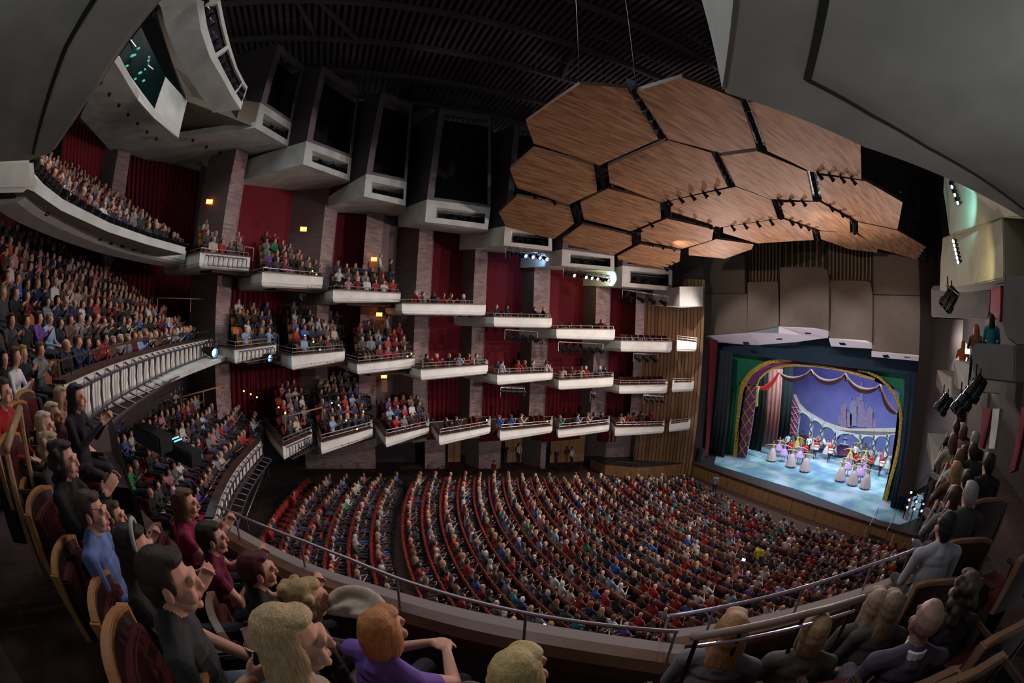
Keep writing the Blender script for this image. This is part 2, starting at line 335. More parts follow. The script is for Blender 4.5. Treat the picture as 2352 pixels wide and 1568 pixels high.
skinm=colmat('skin',(.52,.27,.19),.55,False); topm=colmat('clothing_top',(.5,.5,.5)); legm=colmat('dark_trousers',(.022,.022,.028),.85,False); shoem=colmat('shoes',(.012,.012,.012),.5,False); eyem=colmat('eye',(.02,.015,.015),.3,False); lipm=colmat('lips',(.40,.13,.12),.5,False); hairm=colmat('hair',(.1,.05,.03),.6,True,True); extram=colmat('skirt_fabric',(.62,.45,.46),.8,False)
PM=[skinm,topm,legm,shoem,eyem,lipm,hairm,extram]
# ---------------------------------------------------------------- floor, ceiling, walls
def rake(x): return -10.95+.055*max(0,21.4-x)
mb=MB(); xs=[25.2,22,20,15,10,5,0,-5,-10,-16]
for i in range(len(xs)-1):
    a,b=xs[i],xs[i+1]; mb.add([(a,-12,rake(a)),(a,36,rake(a)),(b,36,rake(b)),(b,-12,rake(b))],[(0,1,2,3)])
floor=struct(mb.build('floor',carpet))
mb=MB(); mb.box((10,10,16.2),(70,64,.2)); struct(mb.build('ceiling',mat('ceiling_void',(.012,.009,.011),.9)))
ribm=mat('ceiling_rib_paint',(.085,.06,.068),.8)
# corrugated acoustic deck: thin ribs across the hall, hung from trusses that run along it
t=empty('ceiling_deck',(0,0,14)); tag(t,'dark ribbed acoustic ceiling deck hanging high over the hall','ceiling deck')
mb=MB()
for i in range(110):
    x=-12+i*.36; mb.box((x,14,.25),(.17,30,.10))
mb.build('deck_rib',ribm,t); t.children[0]['kind']='stuff'
for y in (9.5,12.6,15.75,18.95,22.2,25.4):
    mb=MB(); mb.box((10,y,.05),(44,.22,.25)); mb.box((10,y,1.4),(44,.2,.2))
    for k in range(9):
        x=-10+k*5; mb.tube([(x,y,.1),(x+2.2,y,1.4)],.07,4); mb.tube([(x+4.6,y,.1),(x+2.4,y,1.4)],.07,4)
    mb.build('truss',ribm,t)
for (x,y,x2,y2) in ((-3.2,15.75,-1.0,18.95),(9.3,15.75,10.2,18.95),(-4.2,15.75,-3.2,18.95)):
    mb=MB(); mb.tube([(x,y,0),(x2,y2,0)],.12,4); mb.build('cross_brace',ribm,t)
# far side wall: saw-toothed brick piers, curtains and recesses from the ground up
def ribbon(name,azs,offs,z0,z1,m,uv=True):
    mb=MB(); 
    for i in range(len(azs)-1):
        a,b=dirv(azs[i])*Dw(azs[i],offs[i]),dirv(azs[i+1])*Dw(azs[i+1],offs[i+1])
        zz0=[z0[i],z0[i+1]] if isinstance(z0,(list,tuple)) else (z0,z0); zz1=(z1,z1)
        mb.add([(a.x,a.y,zz0[0]),(b.x,b.y,zz0[1]),(b.x,b.y,zz1[1]),(a.x,a.y,zz1[0])],[(0,1,2,3)])
    o=mb.build(name,m); boxuv(o) if uv else None
    return o
# piers: (start of dark side, corner, end of light face) at photo x around y 650, curtains between
piers=[(455,515,545),(660,738,764),(832.,833,872),(910,956.5,987.5),(1061,1089,1114),(1199,1225,1258),(1340,1368,1398),(1459,1460,1480)]
py_=[500,560,620,640,640,700,720,720]
zt=15.6
wall=None; n=0
segs=[]
for (a,b,c),yy in zip(piers,py_):
    A,B,C_=az(a,yy),az(b,yy),az(c,yy); segs.append((A,B,C_))
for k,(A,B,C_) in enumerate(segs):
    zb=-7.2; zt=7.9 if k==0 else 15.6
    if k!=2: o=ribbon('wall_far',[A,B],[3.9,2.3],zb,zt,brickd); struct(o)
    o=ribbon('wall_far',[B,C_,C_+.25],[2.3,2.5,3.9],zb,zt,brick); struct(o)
struct(ribbon('wall_far',[segs[2][2],segs[3][0]],[2.6,3.9],-7.2,zt,brickd))
struct(ribbon('wall_far',[segs[3][0]-.01,segs[3][0]],[3.9,3.9],-7.2,zt,brickd))
def curtain(name,a0,a1,off,z0,z1,label,group=None,pleat=.16,m=redcur,amp=.09,flat=False):
    p,q=dirv(a0)*Dw(a0,off),dirv(a1)*Dw(a1,off); L=(q-p).length; nn=max(6,int(L/pleat*4)); d=(q-p)/L; nrm=Vector((-d.y,d.x,0))
    mb=MB(); lo=[];hi=[]
    for i in range(nn+1):
        s=L*i/nn; w=0 if flat else amp*math.sin(2*math.pi*s/pleat/2)
        c=p+d*s+nrm*w; lo.append((c.x,c.y,z0)); hi.append((c.x,c.y,z1))
    mb.add(lo+hi,[(i,i+1,nn+2+i,nn+1+i) for i in range(nn)])
    # hem and header strips give the cloth an edge
    if not flat:
        mb.tube([Vector(x) for x in lo[::2]],.02,4); 
    o=mb.build(name,m,smooth=not flat)
    o=boxuv(o) if flat else o
    mod=o.modifiers.new('thick','SOLIDIFY'); mod.thickness=.02
    return tag(o,label,'curtain' if not flat else 'wall panel',group)
bay_az=[(segs[k][2]+.25,segs[k+1][0]) for k in range(len(segs)-1)]
where=['leftmost bay','bay beside the exit doors','','fourth bay','fifth bay','sixth bay','bay nearest the stage']
zb_by=[-9.6,-9.6,-9.6,-9.8,-10,-10.2,-10.4]
lev=[('top level',.6,9.5),('middle level',-4.2,.6),('lowest balcony level',-8.2,-4.2)]
for k,(a0,a1) in enumerate(bay_az):
    if k==2: continue
    sh=[3,2,0,1.2,.6,0,-.7][k]*.6
    for j,(nm,z0,z1) in enumerate(lev):
        flat=(j==0) or k>2 and j<2
        if k>2:
            curtain('wall_hanging' if flat else 'red_curtain',a0-.3,a1+.3,3.9,z0+sh,z1+sh,f'deep red {"panel" if flat else "curtain"} between brick piers, {where[k]}, {nm}','red hangings of the far side wall',flat=flat)
        else:
            curtain('wall_hanging' if flat and k>=0 and j==0 else 'red_curtain',a0-.3,a1+.3,3.9,z0+sh,z1+sh,f'deep red {"panel" if flat else "curtain"} between brick piers, {where[k]}, {nm}','red hangings of the far side wall',flat=flat)
# rear (left) walls with curtains above the seating of the middle and upper tiers
def pxcurtain(name,pts,label,d=None,m=redcur,pleat=.3):
    """pts: top/bottom photo pairs along a wall at distance d"""
    mb=MB(); lo=[];hi=[]; P3=[(P(*t,d=dd),P(*b,d=dd)) for t,b,dd in pts]
    nn=0
    for i in range(len(P3)-1):
        (t0,b0),(t1,b1)=P3[i],P3[i+1]; L=(t1-t0).length; n_=max(4,int(L/pleat*4)); dv=(t1-t0).normalized(); nr=Vector((-dv.y,dv.x,0))
        for j in range(n_+(1 if i==len(P3)-2 else 0)):
            f=j/n_; w=nr*.08*math.sin(2*math.pi*f*L/pleat); hi.append(t0.lerp(t1,f)+w); lo.append(b0.lerp(b1,f)+w)
    n_=len(lo); mb.add(lo+hi,[(i,i+1,n_+i+1,n_+i) for i in range(n_-1)])
    o=mb.build(name,m,smooth=True); mod=o.modifiers.new('thick','SOLIDIFY'); mod.thickness=.02
    return tag(o,label,'curtain','rear wall curtains')
pxcurtain('red_curtain',[((292,345),(286,480),24),((380,372),(370,560),24),((462,395),(448,600),24)],'deep red pleated curtain behind the top tier, between brick pier and brown wall')
pxcurtain('red_curtain',[((150,250),(140,420),23),((250,335),(238,430),23.5)],'deep red pleated curtain behind the top tier, leftmost in view')
pxcurtain('red_curtain',[((-80,430),(-90,640),21),((30,490),(20,640),21.5),((140,545),(130,680),22),((255,600),(250,700),23)],'long deep red curtain behind the middle tier under the concrete soffit')
pxcurtain('red_curtain',[((270,585),(268,700),24),((360,590),(350,740),24),((450,620),(448,740),24)],'deep red pleated curtain behind the middle tier, right of the brick pier')
pxcurtain('red_curtain',[((540,640),(535,720),23),((660,655),(655,720),23.5)],'deep red curtain under the second upper box, above the standing usher')
pxcurtain('red_curtain',[((555,840),(560,930),23),((690,845),(690,920),23.5)],'deep red curtain under the middle tier boxes above the red seats')
def pxwall(name,pts,m,uv=True,kind=True):
    mb=MB(); v=[]
    for t,b,dd in pts: v+= [P(*t,d=dd),P(*b,d=dd)]
    mb.add(v,[(2*i,2*i+1,2*i+3,2*i+2) for i in range(len(pts)-1)]); o=mb.build(name,m)
    if uv: boxuv(o)
    return struct(o)
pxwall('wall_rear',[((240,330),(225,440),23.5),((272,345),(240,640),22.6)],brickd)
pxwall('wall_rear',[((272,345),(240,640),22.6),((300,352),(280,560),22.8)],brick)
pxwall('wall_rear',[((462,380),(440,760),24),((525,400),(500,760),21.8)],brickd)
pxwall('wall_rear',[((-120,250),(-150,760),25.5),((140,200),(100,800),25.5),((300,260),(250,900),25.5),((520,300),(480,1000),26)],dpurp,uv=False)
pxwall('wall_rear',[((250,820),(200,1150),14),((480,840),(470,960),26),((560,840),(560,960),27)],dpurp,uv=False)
# ground level: recesses and doors between the brick piers
gx=[(560,700,'d'),(700,820,'b'),(820,862,'b'),(862,976,'d'),(976,1022,'b'),(1022,1058,'w'),(1058,1100,'k'),(1100,1150,'b'),(1150,1198,'w'),(1198,1242,'k'),(1242,1254,'b'),(1254,1347,'w'),(1347,1391,'k'),(1391,1492,'b'),(1492,1552,'s'),(1552,1600,'k')]
def Dg(x,extra=0):
    d=31.
    for _ in range(6):
        w=dirv(az(x,1075))*d; q=P(x,1076,z=rake(w.x)); d=math.hypot(q.x,q.y)
    return d+extra
def gseg(xs,ex,m):
    mb=MB()
    for i in range(len(xs)-1):
        p,q=dirv(az(xs[i],1040))*Dg(xs[i],ex[i]),dirv(az(xs[i+1],1040))*Dg(xs[i+1],ex[i+1]); mb.add([(p.x,p.y,-11.6),(q.x,q.y,-11.6),(q.x,q.y,-6.6),(p.x,p.y,-6.6)],[(0,1,2,3)])
    return struct(boxuv(mb.build('wall_far',m)))
def slatmat():
    m=bpy.data.materials.new('vertical_wood_slats'); m.use_nodes=True; nt=m.node_tree; b=nt.nodes['Principled BSDF']; b.inputs['Roughness'].default_value=.5
    tc=nt.nodes.new('ShaderNodeUVMap'); tc.uv_map='UVMap'; sx=nt.nodes.new('ShaderNodeSeparateXYZ'); nt.links.new(tc.outputs[0],sx.inputs[0])
    a=nt.nodes.new('ShaderNodeMath'); a.operation='MULTIPLY'; a.inputs[1].default_value=3.6; f=nt.nodes.new('ShaderNodeMath'); f.operation='FRACT'; g=nt.nodes.new('ShaderNodeMath'); g.operation='LESS_THAN'; g.inputs[1].default_value=.18
    nt.links.new(sx.outputs[0],a.inputs[0]); nt.links.new(a.outputs[0],f.inputs[0]); nt.links.new(f.outputs[0],g.inputs[0])
    fl=nt.nodes.new('ShaderNodeMath'); fl.operation='FLOOR'; wn=nt.nodes.new('ShaderNodeTexWhiteNoise'); wn.noise_dimensions='1D'; nt.links.new(a.outputs[0],fl.inputs[0]); nt.links.new(fl.outputs[0],wn.inputs['W'])
    r=nt.nodes.new('ShaderNodeMix'); r.data_type='RGBA'; r.inputs[6].default_value=(.20,.10,.045,1); r.inputs[7].default_value=(.34,.19,.085,1); nt.links.new(wn.outputs[0],r.inputs[0])
    mx=nt.nodes.new('ShaderNodeMix'); mx.data_type='RGBA'; nt.links.new(r.outputs[2],mx.inputs[6]); mx.inputs[7].default_value=(.02,.012,.008,1); nt.links.new(g.outputs[0],mx.inputs[0]); nt.links.new(mx.outputs[2],b.inputs['Base Color'])
    bp=nt.nodes.new('ShaderNodeBump'); bp.invert=True; bp.inputs['Distance'].default_value=.05; nt.links.new(g.outputs[0],bp.inputs['Height']); nt.links.new(bp.outputs[0],b.inputs['Normal'])
    MATS['slat']=m; return m
slat=slatmat()
doorw=mat('oak_door_veneer',(.30,.15,.065),.45,.25,2,stretch=(6,6,.6))
for i,(a,b,k) in enumerate(gx):
    A,B=az(a,1040),az(b,1040)
    o1=2.2 if k in 'bk' else 3.2; 
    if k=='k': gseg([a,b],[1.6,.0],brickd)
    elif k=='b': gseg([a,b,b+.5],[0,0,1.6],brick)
    elif k=='d': gseg([a,b],[1.6,1.6],dpurp)
    elif k=='s': gseg([a,b],[.3,.3],slat)
for i,(x0,x1,x2) in enumerate(((1028,1043,1058),(1158,1178,1198),(1263,1305,1342))):
    t=None
    for a,b in ((x0,x1),(x1,x2)):
        A,B=az(a,1040),az(b,1040); p,q=dirv(A)*Dg(a,1.3),dirv(B)*Dg(b,1.3); ang=math.atan2((q-p).y,(q-p).x); L=(q-p).length
        if t is None: t=empty('door_%d'%(i+1),(p.x,p.y,rake(p.x))); struct(t)
        mb=MB(); c=(p+q)/2; mb.box((c.x-p.x if False else c.x-t.location.x,c.y-t.location.y,1.75),(L-.03,.06,3.3),ang); mb.build('door_leaf',doorw,t)
        mb=MB(); c2=p.lerp(q,.88 if a==x0 else .12); n=dirv((A+B)/2); mb.box((c2.x-t.location.x-n.x*.08,c2.y-t.location.y-n.y*.08,1.1),(.05,.05,.4),ang); mb.build('door_handle',steel,t)
gseg([1022,1060],[1.55,1.55],dpurp); gseg([1150,1200],[1.55,1.55],dpurp); gseg([1254,1348],[1.55,1.55],dpurp)
# wood slatted wall beside the stage, both sides of the proscenium
A0,A1=az(1480,740),az(1600,800)
struct(ribbon('wall_far',[A0-.2,A1+.9],[2.6,1.0],-11,4.2,slat))
o=ribbon('wall_far',[az(1480,560)-1,az(1616,600)],[2.4,1.2],3.0,15.5,mat('stage_side_dark',(.06,.055,.055),.8)); struct(o)
# light ribbon rail / sound panels: bright concrete underside pads at rear left ceiling come later

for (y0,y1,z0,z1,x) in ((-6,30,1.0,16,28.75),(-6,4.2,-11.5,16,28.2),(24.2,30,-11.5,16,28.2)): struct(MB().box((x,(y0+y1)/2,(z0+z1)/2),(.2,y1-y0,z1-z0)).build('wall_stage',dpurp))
# ---------------------------------------------------------------- stepped balcony boxes along the far wall
def tray(outer,zt_,zb_,th=.16,fl=.5):
    """open box: outer plan loop (FL,FR,BR,BL) with top and bottom heights per corner"""
    c=sum((Vector((p[0],p[1],0)) for p in outer),Vector())/len(outer); n=len(outer)
    inner=[]
    for p in outer:
        q=Vector((p[0],p[1],0)); dd=(c-q); inner.append(q+dd.normalized()*th*1.3)
    mb=MB(); ob=[(p[0],p[1],zb_[i]) for i,p in enumerate(outer)]; ot=[(p[0],p[1],zt_[i]) for i,p in enumerate(outer)]
    it=[(p.x,p.y,zt_[i]) for i,p in enumerate(inner)]; ib=[(p.x,p.y,zt_[i]-fl) for i,p in enumerate(inner)]
    # rounded lower edge on the front and the end: extra loop
    mid=[];low=[]
    for i,p in enumerate(outer):
        q=Vector((p[0],p[1],0)); dd=(c-q).normalized(); r=.16
        mid.append((p[0],p[1],zb_[i]+.2)); a=q+dd*.07; low.append((a.x,a.y,zb_[i]+.06)); 
    bt=[((Vector((p[0],p[1],0))+(c-Vector((p[0],p[1],0))).normalized()*.24).x,(Vector((p[0],p[1],0))+(c-Vector((p[0],p[1],0))).normalized()*.24).y,zb_[i]) for i,p in enumerate(outer)]
    vs=ot+mid+low+bt+it+ib; F_=[]
    for i in range(n):
        j=(i+1)%n
        F_+=[(i,j,n+j,n+i),(n+i,n+j,2*n+j,2*n+i),(2*n+i,2*n+j,3*n+j,3*n+i),(i,4*n+i,4*n+j,j),(4*n+i,5*n+i,5*n+j,4*n+j)]
    F_+=[tuple(range(3*n,4*n)),tuple(range(5*n,6*n))]
    mb.add(vs,F_); k_=0
    for q,f in enumerate(mb.f):
        if min(f)>=4*n: mb.m[q]=1
    return mb
BOXES={}
lvn={'a':'lowest level','b':'middle level','c':'top level'}
ordn=['rearmost, with pipe brackets','second from the rear','third from the rear','fourth from the rear','fifth from the rear','sixth from the rear','nearest the stage']
# FL top, FL bottom, FR top, FR bottom, back-left (photo points)
BX={
'a0':((649.6,1024),(649.6,1059),(717,995),(716,1023),(600,1008)),
'a1':((737,1015),(740,1046),(856,983),(856,1006),(717,1012)),
'a2':((886,1002.5),(889.7,1029.7),(985.6,980),(985.6,997.4),(856,1000)),
'a3':((1008.8,999),(1006.4,1024.6),(1126.8,978.6),(1126.8,997.4),(985.6,995)),
'a4':((1149,988),(1150.6,1014.4),(1269,977),(1268,995.6),(1126.8,990)),
'a5':((1282,985.4),(1284,1007.6),(1400,973.5),(1398,992),(1266,986)),
'a6':((1413.5,980),(1412,1003),(1526,977.6),(1526,995.6),(1395,982)),
'b0':((539,803),(539,837),(634.7,791),(634.7,815),(480,806)),
'b1':((670,816.7),(668,851),(792,806),(792,832),(600,818)),
'b2':((820.5,835.6),(820.5,861.5),(953,822),(950,847),(765,838)),
'b3':((966.9,847.7),(966,874.5),(1120.8,837),(1120.8,859.7),(903,850)),
'b4':((1142.5,859.7),(1143.5,885.5),(1270,854.5),(1270,873.5),(1061.6,862)),
'b5':((1283.7,871.8),(1282,896),(1409.4,865),(1409,889),(1230,874)),
'b6':((1423,884),(1421,905.5),(1533,882),(1533,904),(1344,885)),
'c0':((460,579),(457,613.5),(575,591),(575,624),(380,586)),
'c1':((602.6,624),(600,658),(742,636),(740,665),(530,629)),
'c2':((765.4,665),(766,694.4),(920.4,673.8),(920.4,696),(722,668)),
'c3':((923.8,696),(925,722),(1116,699.6),(1116,725.4),(886,694)),
'c4':((1134.6,727),(1133,751),(1268,730.6),(1268,753.7),(1043,724)),
'c5':((1278.5,754.7),(1277,778),(1412.8,756.4),(1412.8,782),(1192,752)),
'c6':((1426.6,782),(1425.5,808),(1543.7,784),(1543.7,810),(1337,779)),
}
who={'a':'','b':'','c':''}
for key,(FLt,FLb,FRt,FRb,BL) in BX.items():
    k=int(key[1]); dl,dr=D_FL[k],D_FR[k]
    if k==6: dr=31.3
    A,A2,B,B2=P(*FLt,d=dl),P(*FLb,d=dl),P(*FRt,d=dr),P(*FRb,d=dr)
    aBL=az(*BL); dep_={'a0':5.0,'a1':5.6,'a2':3.6,'b0':4.2,'b1':5.4,'b2':4.2,'c0':4.2,'c1':4.8,'c2':3.6}.get(key,3.0); C_=dirv(aBL)*(dl+dep_); n=dirv(az(*FRt)); Dv=Vector((B.x,B.y,0))+n*dep_
    outer=[(A.x,A.y),(B.x,B.y),(Dv.x,Dv.y),(C_.x,C_.y)]
    zt_=[A.z,B.z,B.z,A.z]; zb_=[A2.z,B2.z,B2.z,A2.z]
    t=empty('balcony_box',(A.x,A.y,A.z)); BOXES[key]=(A,B,Dv,C_,A2.z)
    tag(t,f'pale concrete balcony box, {lvn[key[0]]} of the far wall, {ordn[k]}','balcony','balcony boxes along the far wall')
    mb=tray(outer,zt_,zb_); mb.build('parapet',[concw,dwood],t,origin=(A.x,A.y,A.z)).location=(0,0,0)
    # dark cap and rails
    pts=[C_.lerp(Vector((A.x,A.y,0)),.1),Vector((A.x,A.y,0)),Vector((B.x,B.y,0))]
    pts=[Vector((p.x,p.y,z)) for p,z in zip(pts,(A.z,A.z,B.z))]
    cen=Vector(((A.x+B.x+Dv.x+C_.x)/4,(A.y+B.y+Dv.y+C_.y)/4,A.z))
    ins=[p+(cen-p).normalized()*.12 for p in pts]; ins=[Vector((p.x,p.y,q.z)) for p,q in zip(ins,pts)]
    mb=MB(); o_=A
    for i in (0,1):
        p,q=ins[i]-o_,ins[i+1]-o_; d=(q-p); L=d.length; a=math.atan2(d.y,d.x); c=(p+q)/2
        R=Matrix.Rotation(a,3,'Z')@Matrix.Rotation(-math.asin(d.z/L),3,'Y'); mb.box(c+Vector((0,0,.02)),(L+.1,.26,.05),rot=R)
    mb.build('cap',dwood,t)
    mb=MB()
    hs=(.2,) if key[0]=='c' else (.14,.30)
    for hh in hs: mb.tube([p-o_+Vector((0,0,hh)) for p in ins],.018,5)
    for i in (1,):
        p,q=ins[i]-o_,ins[i+1]-o_; nn=5
        for j in range(nn+1): r=p.lerp(q,j/nn); mb.tube([r,r+Vector((0,0,hs[-1]))],.014,4)
    mb.build('railing',mat('nickel_rail',(.34,.31,.30),.35,metal=.6),t)
    if key in('a0','b0','c0'):
        mb=MB(); p,q=A-o_,B-o_; nr=Vector((q.y-p.y,-(q.x-p.x),0)).normalized(); 
        if (p+o_).dot(nr)>0: nr=-nr
        z0=A2.z-A.z
        for i in range(9):
            r=p.lerp(q,.12+.76*i/8)+nr*.04; mb.tube([r+Vector((0,0,-.08)),r+nr*.12+Vector((0,0,-.15)),r+nr*.1+Vector((0,0,z0*.8)),r+nr*.28+Vector((0,0,z0*.9))],.022,5)
        for zz,of in((-.1,.05),(z0*.88,.3)): mb.tube([p.lerp(q,.1)+nr*of+Vector((0,0,zz)),p.lerp(q,.9)+nr*of+Vector((0,0,zz))],.025,5)
        mb.build('pipe_bracket',mat('bracket_metal',(.09,.07,.095),.4,metal=.5),t)
    if k==6:
        E1={'a6':((1586,969),(1585,988)),'b6':((1594,878.5),(1592.5,899)),'c6':((1600,786),(1598,808))}[key]
        E,E2=P(*E1[0],d=32.6),P(*E1[1],d=32.6); S,S2=B+Vector((.25,-.25,.12)),B2+Vector((.25,-.25,.1)); 
        nn=dirv(22)*2.5; mb=tray([(S.x,S.y),(E.x,E.y),(E.x+nn.x,E.y+nn.y),(S.x+nn.x,S.y+nn.y)],[S.z,E.z,E.z,S.z],[S2.z,E2.z,E2.z,S2.z])
        mb.build('end_parapet',[concw,dwood],t,origin=(A.x,A.y,A.z)).location=(0,0,0)
        mb=MB(); 
        for hh in (.15,.3): mb.tube([S-o_+Vector((0,0,hh)),E-o_+Vector((0,0,hh))],.018,5)
        for j in range(5): r=(S-o_).lerp(E-o_,j/4); mb.tube([r,r+Vector((0,0,.3))],.014,4)
        mb.build('end_railing',MATS['nickel_rail'],t)
# ---------------------------------------------------------------- curved centre fronts of the three tiers (rear of the hall)
def loft_front(name,tops,hgt,th,label,cap=True,depth=.9,lip=.0,material=None,brk=0,rail=True):
    """curved parapet: tops = points along the outer top edge; inwards is towards -X"""
    t=empty('balcony',tops[0]); tag(t,label,'balcony'); o_=Vector(tops[0]); secs=[];N=len(tops)
    sm=[]
    for i in range(N-1):
        for s in range(6):
            p0,p1,p2,p3=[Vector(tops[max(0,min(N-1,i+j))]) for j in(-1,0,1,2)]; f=s/6
            sm.append(.5*((2*p1)+(p2-p0)*f+(2*p0-5*p1+4*p2-p3)*f*f+(3*p1-p0-3*p2+p3)*f**3))
    sm.append(Vector(tops[-1]))
    nrm=[]
    for i,p in enumerate(sm):
        d=sm[min(i+1,len(sm)-1)]-sm[max(i-1,0)]; n=Vector((d.y,-d.x,0)).normalized()
        if n.x<0: n=-n
        nrm.append(n); q=p-o_
        secs.append([q,q-n*th,q-n*th+Vector((0,0,-hgt*.75)),q-n*(th+depth)+Vector((0,0,-hgt*.8)),q-n*(th+depth)+Vector((0,0,-hgt-.15)),q-n*.35+Vector((0,0,-hgt-.08)),q-n*.12+Vector((0,0,-hgt)),q-n*.02+Vector((0,0,-hgt+.12))])
    MB().strip(secs).build('parapet',material or concw,t,smooth=False)
    if cap: MB().strip([[p-o_+n*.04,p-o_+n*.04+Vector((0,0,.06)),p-o_-n*(th+.05)+Vector((0,0,.06)),p-o_-n*(th+.05)] for p,n in zip(sm,nrm)]).build('cap',dwood,t)
    if rail:
        mb=MB(); mb.tube([p-o_-n*.1+Vector((0,0,.32)) for p,n in zip(sm,nrm)],.02,5)
        for i in range(0,len(sm),3): mb.tube([sm[i]-o_-nrm[i]*.1,sm[i]-o_-nrm[i]*.1+Vector((0,0,.32))],.015,4)
        mb.build('railing',railm,t)
    if brk:
        L=[0]
        for i in range(1,len(sm)): L.append(L[-1]+(sm[i]-sm[i-1]).length)
        for j in range(brk):
            s=L[-1]*(j+.7)/(brk+.4); i=max(0,min(len(sm)-2,int(np.searchsorted(L,s))-1)); f=(s-L[i])/(L[i+1]-L[i]+1e-6); p=sm[i].lerp(sm[i+1],f)-o_; n=nrm[i]
            dd=(sm[i+1]-sm[i]).normalized()
            mb=MB(); mb.tube([p+n*.03+Vector((0,0,-.04)),p+n*.16+Vector((0,0,-.1)),p+n*.12+Vector((0,0,-hgt*.5)),p+n*.14+Vector((0,0,-hgt*.85)),p+n*.5+Vector((0,0,-hgt*.98))],.026,5)
            mb.tube([p+dd*.16+n*.06+Vector((0,0,-.1)),p+dd*.1+n*.1+Vector((0,0,-hgt*.8))],.02,4)
            mb.build('pipe_bracket',mat('bracket_metal',(.09,.07,.095),.4,metal=.5),t)
        mb=MB(); 
        for of,zz in((.15,-.12),(.15,-hgt*.8),(.5,-hgt*.98)): mb.tube([p-o_+n*of+Vector((0,0,zz)) for p,n in zip(sm[1:-1],nrm[1:-1])],.028,5)
        mb.build('lighting_pipe',MATS['bracket_metal'],t)
    return t,sm
f1=[P(488,1192,z=-5.05),P(510,1130,z=-5.0),P(545,1070,z=-5),P(600,1010,z=-5)]
loft_front('tier_front',f1,.75,.18,'curved pale balcony front of the lowest tier with black pipe brackets',brk=15,rail=False)
f2=[P(147,882,z=-.95),P(215,852,z=-.93),P(300,822,z=-.9),P(400,795,z=-.9),P(500,775,z=-.9)]
loft_front('tier_front',f2,.80,.2,'long curved pale front of the middle tier hung with rows of pipe brackets',brk=26)
f3=[P(78,398,z=2.8),P(135,452,z=2.8),P(250,518,z=2.8),P(340,552,z=2.78),P(428,576,z=2.75)]
t3,_=loft_front('tier_front',f3,.5,.2,'large curved grey concrete front of the top tier crossing the upper left',rail=False,cap=False,material=concw,brk=0)
mb=MB(); o_=f3[0]
for j in range(26):
    s=j/25*4; i=min(3,int(s)); p=f3[i].lerp(f3[i+1],s-i)-o_+Vector((-.05,0,.02)); mb.tube([p,p+Vector((.1,0,.22)),p+Vector((-.25,.1,.34)),p+Vector((-.5,0,.1))],.035,4); mb.box(p+Vector((-.15,.1,.2)),(.3,.22,.16)); mb.build('rail_lamp',blackm,t3); mb=MB()

# soffits: slabs under the middle and top tiers
def slab(name,pts,th,m,label=None,cat='concrete slab',kind=None,up=True):
    mb=MB(); pts=[Vector(p) for p in pts]; z=Vector((0,0,th if up else -th)); mb.hexa(pts,[p+z for p in pts]); o=mb.build(name,m)
    if kind: o['kind']=kind
    if label: tag(o,label,cat)
    return o
sl=[P(78,440,z=2.28),P(140,483,z=2.28),P(250,533,z=2.25),P(340,562,z=2.22),P(424,584,z=2.15),P(360,590,z=2.3),P(255,590,z=2.5),P(120,545,z=2.55),P(0,492,z=2.6),P(-260,390,z=2.6),P(-260,300,z=2.5)]
s_=slab('tier_soffit',sl,.25,conc,'smooth grey sloping concrete soffit under the top tier','concrete soffit')
for j,(x,y) in enumerate(((40,463),(73,475),(106,490),(140,518),(171,530),(200,541),(228,549),(254,558),(282,565),(308,572),(331,577))):
    p=P(x,y,z=2.33); mb=MB(); mb.lathe([(.0,-.05),(.09,-.05),(.1,0),(.1,.03)],p,10); o=mb.build('downlight',blackm,s_)
slab('tier_soffit',[P(600,1030,z=-5.7),P(490,1200,z=-5.9),Vector((-11,9,-4.6)),Vector((-11,24,-4.6))],.2,conc,'shadowed concrete soffit beneath the lowest tier','concrete soffit')
slab('tier_soffit',[Vector((-5.2,19,-1.75)),Vector((-5.0,6,-1.75)),Vector((-16,4,-1.2)),Vector((-16,24,-1.2))],.15,conc,'shadowed concrete soffit beneath the middle tier','concrete soffit')
# ---------------------------------------------------------------- concrete lighting towers above the boxes with mauve steel frames
TW={ # TL, BL, TR, BR, side-left-bottom, side-left-top, frame top-left, frame top-right
0:((599,236),(587,293),(671,284),(663,337),(410,316),(428,232),(640,100),(699,152)),
1:((704,324),(696,377),(808,363),(803,415),(511,429),(516,386),(740,151),(826,211)),
2:((841,399),(836,451),(934.7,418),(932,472.5),(718.8,485),(719,474),(875,213),(948,240)),
3:((980.5,458),(976,509.6),(1127,477),(1120,527),(914,520),(915,482),(1010,248),(1128,267)),
4:((1159.7,518.8),(1157,563.6),(1268,530),(1268,575.6),(1054.7,574),(1056,539),(1182,286),(1275,296)),
5:((1291.6,572),(1289.5,610),(1411,588),(1411,620),(1194.8,615),(1196,593),(1306,330),(1408,345)),
6:((1430,610),(1428,657.6),(1544,621),(1543.7,667.6),(1332,656.5),(1333,633),(1436,380),(1540,392)),
}
tdesc=['nearest the rear, under the curved catwalk','second from the rear','third from the rear','fourth from the rear, widest','fifth from the rear, half hidden by wood panels','sixth from the rear, washed by coloured light','nearest the stage']
